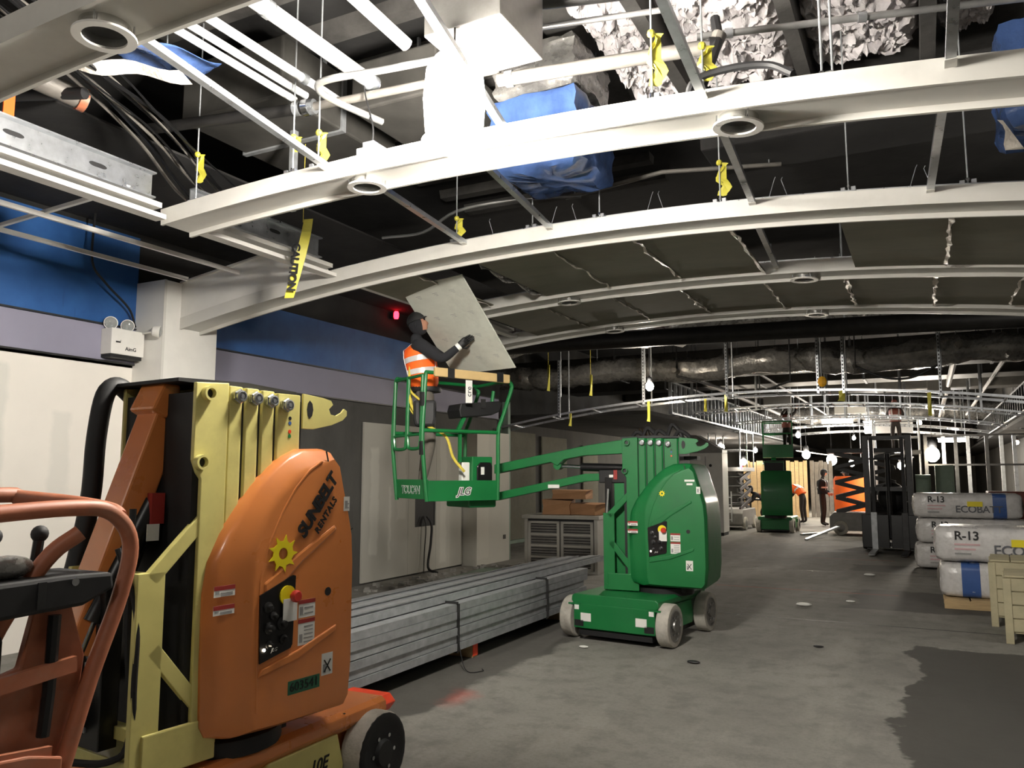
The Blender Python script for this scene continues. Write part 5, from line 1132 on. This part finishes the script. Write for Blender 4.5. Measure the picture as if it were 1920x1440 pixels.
for i, (Y, l) in enumerate(((19.0, 'second bare curved ceiling frame'), (24.0, 'third bare curved ceiling frame, above the distant green lift'), (29.0, 'fourth bare curved ceiling frame by the raised workers'), (34.5, 'farthest bare curved ceiling frame'))):
    bare_frame(Y, (PF[0], PF[1], PF[2] + .18 + .05 * i), -5.6, 2.4, (-4.9, -3.4, -1.9, -.4, 1.1), 4.4, l, 26, False, i)
def bulkhead(x, y0, y1, z0, z1, step, label, m='galv_bright'):
    t = thing('bulkhead_frame', label, 'stud frame', (x, 0, 0))
    for z in (z0, z1): MB().bar((0, y0, z), (0, y1, z), .09, .04).ob('track', m, t)
    y = y0
    while y < y1: MB().span((-.04, y, z0), (.04, y + .035, z1)).ob('stud', m, t); y += step
    MB().cyl((0, y0 + .3, z1), (0, y0 + .3, 5.3), .01, 5).ob('rod', 'galv', t); MB().cyl((0, y1 - .3, z1), (0, y1 - .3, 5.3), .01, 5).ob('rod', 'galv', t)
    return t
bulkhead(-5.0, 17.5, 34, 3.02, 3.72, .42, 'long bulkhead of upright studs above the grey scissor lift')
bulkhead(1.9, 17.5, 36, 2.95, 3.5, .5, 'long bulkhead of upright studs on the right side', 'steel_dark')
structure(MB().span((-9.0, 16, 2.9), (-5.05, 60, 2.98)).ob('ceiling', 'void')); structure(MB().span((1.95, 15, 2.85), (2.9, 60, 2.93)).ob('ceiling', 'void'))
# dark ducts and pipes crossing above
def cross_duct(y, z, d, h, label, m='duct_dark', x0=-8.9, x1=2.85):
    t = thing('cross_duct', label, 'duct', (0, y, z)); MB().span((x0, 0, 0), (x1, d, h)).ob('casing', m, t, bevel=.02)
    for x in (-6, -3.6, -1.2, 1.2): MB().span((x, -.015, -.015), (x + .05, d + .015, h + .015)).ob('flange', 'galv', t); MB().cyl((x + .025, -.02, h), (x + .025, -.02, 5.3 - z), .01, 5).ob('rod', 'galv', t)
    return t
pp = thing('sprinkler_main', 'thick black pipe crossing just beyond the last clad arch', 'pipe', (0, 12.0, 3.70)); MB().tube([(-7.6, 0, .14), (-4.98, 0, .10), (-1.5, 0, .03), (2.9, 0, -.09)], .135, 18).ob('tube', 'black_pipe', pp, True)
for x in (-4.1, -.9, .95): MB().cyl((x, 0, .1), (x, 0, 1.6), .015, 6).ob('rod', 'galv', pp)
def foil_roll(y, z, r_, label, seed, x0=-8.8):
    rr = random.Random(seed); rings = []
    for k in range(70):
        x = x0 + (2.8 - x0) * k / 69; q = r_ * rr.uniform(.85, 1.12); rings.append([(x + rr.uniform(-.04, .04), y + q * cos(a) * rr.uniform(.92, 1.08), z + q * .7 * sin(a) * rr.uniform(.9, 1.1) + .05 * sin(x * 2)) for a in [2 * pi * j / 14 for j in range(14)]])
    o = MB().sweep(rings).ob('foil_wrapped_duct', 'foil', smooth=True); tag(o, label, 'duct')
    for x in (-6, -2, 1.5): MB().cyl((x, y, z), (x, y, 5.3), .01, 5).ob('rod', 'galv', o)
foil_roll(12.9, 4.1, .38, 'crinkled foil duct behind the thick black pipe', 1, -7.5); foil_roll(15.6, 3.75, .34, 'second crinkled foil duct farther back', 2); foil_roll(36.5, 4.2, .5, 'glinting foil duct far back among the lamps', 3)
cross_duct(16.6, 3.75, .9, .5, 'dark crossing duct beyond the foil ducts'); cross_duct(20.5, 3.9, 1.0, .6, 'second dark crossing duct'); cross_duct(25.7, 4.1, .8, .5, 'third dark crossing duct far back')
for k, (x, y0, y1, z, r_) in enumerate(((-4.2, 15, 32, 3.65, .05), (-3.2, 15, 34, 3.9, .03), (.6, 15, 34, 3.8, .06), (1.3, 15, 30, 3.6, .04))):
    o = MB().tube([(x, y0, z), (x, y1, z)], r_, 8).ob('service_pipe', 'dust_pipe', smooth=True); tag(o, 'ceiling pipe running away down the corridor, ' + ('leftmost', 'second from left', 'third', 'rightmost')[k], 'pipe')
    for y in (y0 + 1, (y0 + y1) / 2, y1 - 1): MB().cyl((x, y, z), (x, y, 5.3), .008, 4).ob('rod', 'galv', o)
for k, (xa, za, xb, zb) in enumerate(((-4.2, 3.55, -2.1, 3.35), (-1.0, 3.55, .3, 3.5))):
    tag(MB().cyl((xa, 15.2, za), (xa, 15.2, 5.3), .012, 5).cyl((xb, 15.2, zb), (xb, 15.2, 5.3), .012, 5).tube(curve_pts([(xa, 15.2, za), ((xa * 2 + xb) / 3, 15.2, za - .22), ((xa + 2 * xb) / 3, 15.2, zb - .2), (xb, 15.2, zb)], 6), .02, 6).ob('drooping_cable', 'black', smooth=True), 'drooping black cable between the slotted hangers, ' + ('left' if k == 0 else 'right'), 'cable')
for k, (x, y, z, w_, h, l) in enumerate(((-3.4, 22, 3.45, .7, .3, 'bright sheet metal piece hung high at mid distance'), (-2.0, 27, 3.55, .9, .35, 'white sheet metal panel over the far rails'), (-.9, 31, 3.1, 1.2, .5, 'bright white panel among the far lamps'), (.4, 22, 3.65, .5, .3, 'pale box fitting high at right'))):
    o = MB().span((-w_ / 2, 0, 0), (w_ / 2, .12, h)).ob('hung_sheet', 'hvac_white', loc=(x, y, z), bevel=.01); tag(o, l, 'panel'); MB().cyl((0, .06, h), (0, .06, 5.3 - z), .01, 5).ob('rod', 'galv', o)

# ================================================================ FAR MACHINES AND STORES
def scissor(name, label, loc, rz, L, W, h, m, rails, m2):
    t = thing(name, label, 'lift', loc, rz)
    MB().prism([(-L / 2, .18), (-L / 2 + .1, .12), (L / 2 - .1, .12), (L / 2, .18), (L / 2, .5), (L / 2 - .12, .62), (-L / 2 + .12, .62), (-L / 2, .5)], -W / 2, W / 2, 1).ob('chassis', m, t, bevel=.02)
    for sx in (-1, 1):
        for sy in (-1, 1):
            c = (sx * (L / 2 - .28), sy * (W / 2), .2); wh = MB().lathe([(.1, -.05), (.19, -.05), (.2, 0), (.19, .05), (.1, .05)], c, (0, sy, 0), 20).ob('wheel', 'tyre', t, True); MB().lathe([(.11, .0), (.11, .052), (0, .055)], c, (0, sy, 0), 16).ob('rim', 'lift_grey', wh, True)
    n = 4; dz = (h - .62) / n
    for k in range(n):
        z0 = .62 + k * dz
        for sy in (-1, 1):
            for a, b in (((-L * .40), (L * .40)), ((L * .40), (-L * .40))):
                MB().bar((a, sy * W * .36 + (.03 if a > 0 else -.03), z0), (b, sy * W * .36 + (.03 if a > 0 else -.03), z0 + dz), .05, .11).ob('scissor_arm', m2, t, bevel=.005)
        MB().cyl((0, -W * .4, z0 + dz / 2), (0, W * .4, z0 + dz / 2), .03, 8).ob('cross_pin', 'chrome', t)
    MB().span((-L / 2, -W / 2, h), (L / 2, W / 2, h + .12)).ob('platform', m if rails else m2, t, bevel=.006)
    if rails:
        for x in (-L / 2 + .03, 0, L / 2 - .03):
            for y in (-W / 2 + .03, W / 2 - .03): MB().cyl((x, y, h + .12), (x, y, h + 1.2), .022, 6).ob('rail_post', rails, t)
        for z in (h + .65, h + 1.2): MB().tube([(-L / 2 + .03, -W / 2 + .03, z), (L / 2 - .03, -W / 2 + .03, z), (L / 2 - .03, W / 2 - .03, z), (-L / 2 + .03, W / 2 - .03, z), (-L / 2 + .03, -W / 2 + .03, z)], .022, 6).ob('guard_rail', rails, t)
    return t
sa = scissor('scissor_lift', 'grey scissor lift with railed platform and ladder, left of the distant green lift', (-5.35, 25.4, 0), rad(88), 1.8, 1.0, 1.75, 'lift_grey', 'galv_bright', 'steel_dark')
MB().cyl((-.86, -.5, 1.80), (-.86, -.5, 2.02), .03, 8).ob('indicator_lamp', 'red_on', sa)
ld = MB().span((-.93, -.2, .25), (-.90, -.17, 1.15)).span((-.93, .17, .25), (-.90, .2, 1.15)).ob('ladder', 'galv_bright', sa)
for k in range(4): MB().span((-.93, -.17, .3 + k * .22), (-.90, .17, .33 + k * .22)).ob('rung', 'galv_bright', ld)
scissor('scissor_lift', 'dark scissor lift with spread arms right of the standing worker', (-1.5, 24.4, 0), rad(4), 1.9, .9, 2.25, 'lift_grey', None, 'steel_dark')
hop = thing('orange_hopper', 'glowing orange drum standing behind the scissor arms', 'drum', (-2.1, 27.0, 0)); MB().lathe([(.40, .05), (.45, .12), (.47, .8), (.47, 1.5), (.42, 1.6)], (0, 0, 0), (0, 0, 1), 24).ob('drum', 'vest', hop, True); MB().lathe([(.38, 0), (.38, .06)], (0, 0, 0), (0, 0, 1), 20).ob('foot_ring', 'black', hop)
fk = thing('forklift', 'dark forklift seen from the front with its forks on the floor', 'forklift', (-.72, 19.1, 0), rad(-2))
for sx in (-1, 1):
    MB().span((sx * .42 - .06, 0, .05), (sx * .42 + .06, .14, 2.5)).ob('mast_rail', 'steel_dark', fk, bevel=.005); MB().span((sx * .30 - .035, -.02, .05), (sx * .30 + .035, .08, 2.45)).ob('mast_rail', 'black', fk)
    f_ = MB().span((sx * .30 - .06, -.14, .04), (sx * .30 + .06, -.09, .85)).prism([(-1.05, .02), (-.09, .02), (-.09, .08), (-.9, .06), (-1.05, .035)], sx * .30 - .06, sx * .30 + .06, 0).ob('fork', 'galv' if sx < 0 else 'steel_dark', fk, bevel=.004)
    MB().lathe([(.12, -.09), (.26, -.09), (.28, 0), (.26, .09), (.12, .09)], (sx * .5, .5, .28), (sx, 0, 0), 24).ob('wheel', 'black', fk, True)
for z in (.12, .55, 1.3, 2.4): MB().span((-.42, .02, z), (.42, .1, z + .09)).ob('mast_crossbar', 'steel_dark', fk)
MB().span((-.55, -.09, .10), (-.02, -.03, .80)).span((.02, -.09, .10), (.55, -.03, .80)).ob('carriage', 'black_gloss', fk, bevel=.01)
MB().cyl((0, .06, .3), (0, .06, 2.1), .05, 12).ob('lift_cylinder', 'black', fk, True)
MB().prism([(.25, .25), (1.9, .25), (2.0, .5), (2.0, 1.0), (1.2, 1.05), (.9, .8), (.25, .75)], -.48, .48, 0).ob('body', 'steel_dark', fk, bevel=.04)
MB().ball((0, .9, 1.15), .3, 16, 10, (1, .5, 1.1)).ob('seat', 'black', fk, True)
for sx in (-1, 1): MB().tube([(sx * .45, .35, .75), (sx * .45, .45, 2.0), (sx * .42, 1.6, 2.05), (sx * .42, 1.85, .95)], .03, 6).ob('overhead_guard', 'black', fk, True)
for sx in (-1, 1): MB().lathe([(.1, -.09), (.22, -.09), (.24, 0), (.22, .09), (.1, .09)], (sx * .42, 1.65, .24), (sx, 0, 0), 20).ob('wheel', 'black', fk, True)
MB().bar((-.45, .3, 2.0), (.45, .3, 2.0), .05, .05).ob('overhead_guard', 'black', fk)
pk = thing('work_platform', 'raised work platform under the second raised worker', 'platform', (-.78, 28.9, 0)); MB().span((-.7, -.6, 2.3), (.7, .6, 2.42)).ob('deck', 'steel_dark', pk)
for x in (-.66, .66):
    for y in (-.56, .56): MB().cyl((x, y, 0), (x, y, 3.4), .03, 6).ob('leg', 'galv', pk)
for z in (2.85, 3.4): MB().tube([(-.66, -.56, z), (.66, -.56, z), (.66, .56, z), (-.66, .56, z), (-.66, -.56, z)], .02, 6).ob('guard_rail', 'galv', pk)
we = thing('white_enclosure', 'tall white cabinet standing right behind the green mast', 'cabinet', (-5.35, 22.2, 0)); MB().span((-.55, 0, .08), (.42, .7, 2.25)).ob('casing', 'hvac_white', we, bevel=.02); MB().span((-.05, -.01, .2), (-.03, 0, 2.15)).ob('door_seam', 'grey_panel', we); MB().span((-.5, .05, 0), (.4, .65, .08)).ob('plinth', 'black', we); MB().cyl((.1, -.03, 1.9), (.1, 0, 1.9), .04, 10).ob('knob', 'black', we)
MB().prism([(-.55, 2.25), (.42, 2.25), (.42, 2.33), (-.3, 2.75), (-.55, 2.75)], .05, .65, 1).ob('hood', 'lift_grey', we)
wb_ = thing('work_table', 'dark work table beside the grey scissor lift', 'table', (-4.9, 28.4, 0)); MB().span((-.6, -.4, .78), (.6, .4, .84)).ob('tabletop', 'steel_dark', wb_)
for x in (-.55, .55):
    for y in (-.35, .35): MB().span((x - .03, y - .03, 0), (x + .03, y + .03, .78)).ob('leg', 'steel_dark', wb_)
for (x, m, l) in ((-5.25, 'bagblue', 'blue bucket on the floor under the work table'), (-4.75, 'redpaint', 'red bucket on the floor under the work table')):
    tag(MB().lathe([(.12, 0), (.15, .3), (.14, .3), (.11, .02)], (x, 27.7, 0), (0, 0, 1), 16).ob('bucket', m, smooth=True), l, 'bucket')
for k, (x, y, a, L_, l) in enumerate(((-2.75, 21.6, .4, 1.6, 'bright steel channel leaning on the floor by the distant green lift'), (-3.1, 23.4, .5, 1.1, 'short bright channel lying behind the leaning one'))):
    tag(MB().bar((0, 0, .03), (L_ * sin(a), L_ * cos(a), .03 + .25 * (k == 0)), .1, .04).ob('steel_channel', 'galv_bright', loc=(x, y, 0)), l, 'steel channel')
for k, (x0, x1, l) in enumerate(((-6.5, -5.2, 'first pale plywood sheet at the far left'), (-4.9, -4.1, 'brown plank screen behind the distant green lift'), (-4.05, -3.2, 'grey plank screen behind the bending worker'))):
    t = thing('plank_screen', l, 'screen', (0, 33 + k * .3, 0)); n = 5
    for q in range(n): MB().span((x0 + (x1 - x0) * q / n + .01, 0, 0), (x0 + (x1 - x0) * (q + 1) / n - .01, .03, 2.2 - .05 * (q % 2))).ob('plank', 'wood' if k < 2 else 'dust_pipe', t)
# pale sloping awning of sheet over the far left bay
aw = MB().bar((-4.3, 32.5, 2.55), (-2.0, 32.5, 2.2), 1.2, .03).ob('sheet_awning', 'hvac_white'); tag(aw, 'pale sheet awning under the far lamps', 'sheet')
for x_, z_ in ((-4.2, 2.54), (-2.1, 2.22)): MB().cyl((x_, 32.5, z_), (x_, 32.5, 5.3), .01, 5).ob('rod', 'galv', aw)
# studs standing at right
t = thing('stud_wall', 'bare stud wall with bright uprights behind the insulation bags', 'stud frame', (0, 25.6, 0))
for k, (x, m) in enumerate(((.0, 'steel_dark'), (.45, 'galv'), (.75, 'steel_dark'), (1.05, 'galv_bright'), (1.5, 'steel_dark'), (1.85, 'galv'), (2.15, 'galv_bright'), (2.5, 'steel_dark'))):
    MB().span((x, 0, 0), (x + .09, .09, 2.75)).ob('stud', m, t)
for z in (.02, 1.9, 2.72): MB().span((0, -.005, z), (2.85, .095, z + .05)).ob('track', 'steel_dark', t)
for k, (x, h, l) in enumerate(((-.1, 1.65, 'grey-green electrical cabinet behind the insulation bags, left one'), (.45, 1.9, 'grey-green electrical cabinet under the brightest lamp'))):
    o = thing('electrical_cabinet', l, 'cabinet', (x, 24.0, 0)); MB().span((-.22, 0, .0), (.22, .3, h)).ob('casing', 'greystud', o, bevel=.01); MB().span((-.18, -.012, .2), (.18, 0, h - .08)).ob('door', 'greystud', o, bevel=.003); MB().span((.1, -.03, h * .55), (.13, -.012, h * .55 + .1)).ob('handle', 'steel_dark', o)
# insulation bags
def bag_mesh(L, W, H, seed):
    r = random.Random(seed); rings = []; n = 28
    prof = [(-L / 2 - .02, .10), (-L / 2, .72), (-L / 2 + .02, .90), (-L / 2 + .07, .98), (-L / 2 + .22, 1.0)] + [(-L / 2 + .22 + (L - .44) * k / 9, 1.0) for k in range(1, 9)] + [(L / 2 - .22, 1.0), (L / 2 - .07, .98), (L / 2 - .02, .90), (L / 2, .72), (L / 2 + .02, .10)]
    for x, s in prof:
        ring = []
        for j in range(n):
            a = 2 * pi * j / n; ca, sa = cos(a), sin(a); e = .33
            ring.append((x + r.uniform(-.006, .006), W / 2 * s * math.copysign(abs(ca) ** e, ca) + r.uniform(-.006, .006), H / 2 + H / 2 * s * math.copysign(abs(sa) ** e, sa) + r.uniform(-.005, .005)))
        rings.append(ring)
    return MB().sweep(rings)
def bag(x, y, z, L, W, H, label, rz=0, flip=False, blue=True, seed=0, text_on=True, sticker=True, group='insulation bags in the two stacks'):
    t = thing('insulation_bag', label, 'insulation bag', (x, y, z), rz, group)
    b = bag_mesh(L, W, H, seed); b.ob('bag', 'bag', t, True)
    yf = -W / 2 - .008; sg = -1 if flip else 1
    if text_on:
        fx = lambda X, Z: frame((X, yf, Z), (1, 0, 0), (0, 0, 1))
        text('bag_lettering', 'R-13', H * .34, 'ink', fx(-L / 2 + .36, H * .74), t, 0, .95, .003, 'CENTER', .002)
        text('bag_lettering', 'ECOBATT', H * .38, 'grey_ink', fx(-L / 2 + 1.0, H * .36), t, 0, .95, .002, 'CENTER', .002)
        for k in range(3): MB().span((-L / 2 + .22, yf - .002, H * (.48 - .13 * k)), (-L / 2 + .50 - .05 * k, yf + .02, H * (.53 - .13 * k))).ob('fine_print', 'pink_ink' if k < 2 else 'grey_panel', t)
        if sticker: MB().span((-L / 2 + .83, yf - .005, H * .48), (-L / 2 + 1.06, yf + .01, H * .68)).ob('yellow_sticker', 'yellow', t)
    if blue:
        bx = sg * (L / 2 - .34); MB().sweep([[(bx + dx, W / 2 * 1.01 * math.copysign(abs(cos(a)) ** .33, cos(a)), H / 2 + H / 2 * 1.012 * math.copysign(abs(sin(a)) ** .33, sin(a))) for a in [2 * pi * j / 40 for j in range(40)]] for dx in (-.10, .10)]).ob('blue_band', 'bagblue', t, True)
        MB().ball((sg * (L / 2 - .02), 0, H * .5), .5, 14, 8, (.12, W * .78, H * .8)).ob('open_end', 'insul', t, True)
    return t
for k, l in enumerate(('bottom insulation bag of the farther stack', 'middle insulation bag of the farther stack', 'top insulation bag of the farther stack with blue band')):
    bag(.60 + (0, .04, .0)[k], 16.3, .03 + k * .435, 1.65, .75, .43, l, rad(1), False, k == 2, k, True, k == 2)
bag(.98, 12.0, .12, 1.75, .8, .44, 'bottom insulation bag of the nearer stack, open end with blue band', rad(-1), True, True, 7, False)
bag(.96, 11.95, .565, 1.78, .8, .44, 'top insulation bag of the nearer stack with yellow sticker', rad(-2), False, False, 9)
def pallet(x, y, w_, d, label):
    t = thing('pallet', label, 'pallet', (x, y, 0))
    for k in range(6): MB().span((-w_ / 2 + k * w_ / 6 + .01, -d / 2, .10), (-w_ / 2 + (k + 1) * w_ / 6 - .01, d / 2, .12)).ob('deck_board', 'wood', t)
    for y_ in (-d / 2, -.05, d / 2 - .1): MB().span((-w_ / 2, y_, .0), (w_ / 2, y_ + .1, .10)).ob('bearer', 'wood', t)
pallet(.98, 12.0, 1.7, .95, 'timber pallet under the nearer insulation stack'); 
# beige wrapped crate at the right edge
for (x, y, w_, d, h, l) in ((1.05, 9.75, .78, .7, .66, 'beige slatted crate at the right edge, nearest the camera'), (1.0, 10.75, .8, .75, .72, 'beige slatted crate just behind the nearest one')):
    t = thing('crate', l, 'crate', (x, y, 0), rad(-4)); MB().span((-w_ / 2 + .02, -d / 2 + .02, .1), (w_ / 2 - .02, d / 2 - .02, h - .02)).ob('contents', 'crate', t)
    for k in range(4):
        z = .12 + k * (h - .14) / 4; MB().span((-w_ / 2, -d / 2, z), (w_ / 2, -d / 2 + .018, z + (h - .14) / 4 - .012)).ob('side_slat', 'crate', t, bevel=.003); MB().span((-w_ / 2, -d / 2 + .02, z), (-w_ / 2 + .018, d / 2, z + (h - .14) / 4 - .012)).ob('side_slat', 'crate', t, bevel=.003)
    for k in range(4): MB().span((-w_ / 2 + k * w_ / 4 + .005, -d / 2, h - .02), (-w_ / 2 + (k + 1) * w_ / 4 - .005, d / 2, h)).ob('lid_slat', 'crate', t, bevel=.003)
    for x_, y_ in ((-w_ / 2 - .012, -d / 2 - .012), (w_ / 2 - .05, -d / 2 - .012), (-w_ / 2 - .012, d / 2 - .06)): MB().span((x_, y_, .0), (x_ + .07, y_ + .07, h - .03)).ob('corner_post', 'crate', t, bevel=.004)
# red-brown container behind the bags
rc_ = thing('container', 'red-brown steel container with pale lettering behind the insulation bags', 'container', (1.9, 19.6, 0)); MB().span((-.75, 0, .55), (.85, .8, 1.30)).ob('casing', 'redbeam', rc_, bevel=.02); MB().span((-.7, .05, .0), (.8, .75, .55)).ob('skid', 'black', rc_)
text('container_lettering', 'S.mi 3', .2, 'label', frame((.15, -.006, 1.02), (1, 0, 0), (0, 0, 1)), rc_, 0, 1, .002); lp = MB().span((-.55, -.006, .64), (-.15, 0, .74)).ob('name_plate', 'label', rc_, bevel=.002); text('plate_lettering', 'RENTS', .08, 'redbeam', frame((-.35, -.008, .69), (1, 0, 0), (0, 0, 1)), lp)
o = MB().ball((1.62, 18.2, .3), .32, 16, 10, (1.4, .7, .9)).ob('rolled_bag', 'bag', smooth=True); tag(o, 'grey plastic bag lying behind the nearer insulation stack', 'bag')
# litter on the floor
for k, (x, y, s, l) in enumerate(((-1.45, 10.9, .10, 'scrap of white paper in the middle of the floor'), (-3.0, 7.35, .05, 'crumpled clear cup on the floor before the green lift'), (-.95, 11.5, .06, 'small pale scrap near the dark stain'), (-.9, 14.6, .09, 'white scrap shining on the far dark stain'), (-1.0, 8.4, .05, 'small dark scrap on the open floor'), (-1.9, 7.2, .06, 'dark flat scrap on the floor right of the wheel'))):
    tag(MB().ball((x, y, s * .22), s, 9, 6, (1, .6, .22)).ob('litter', 'label' if k in (0, 1, 2, 3) else 'steel_dark'), l, 'litter')
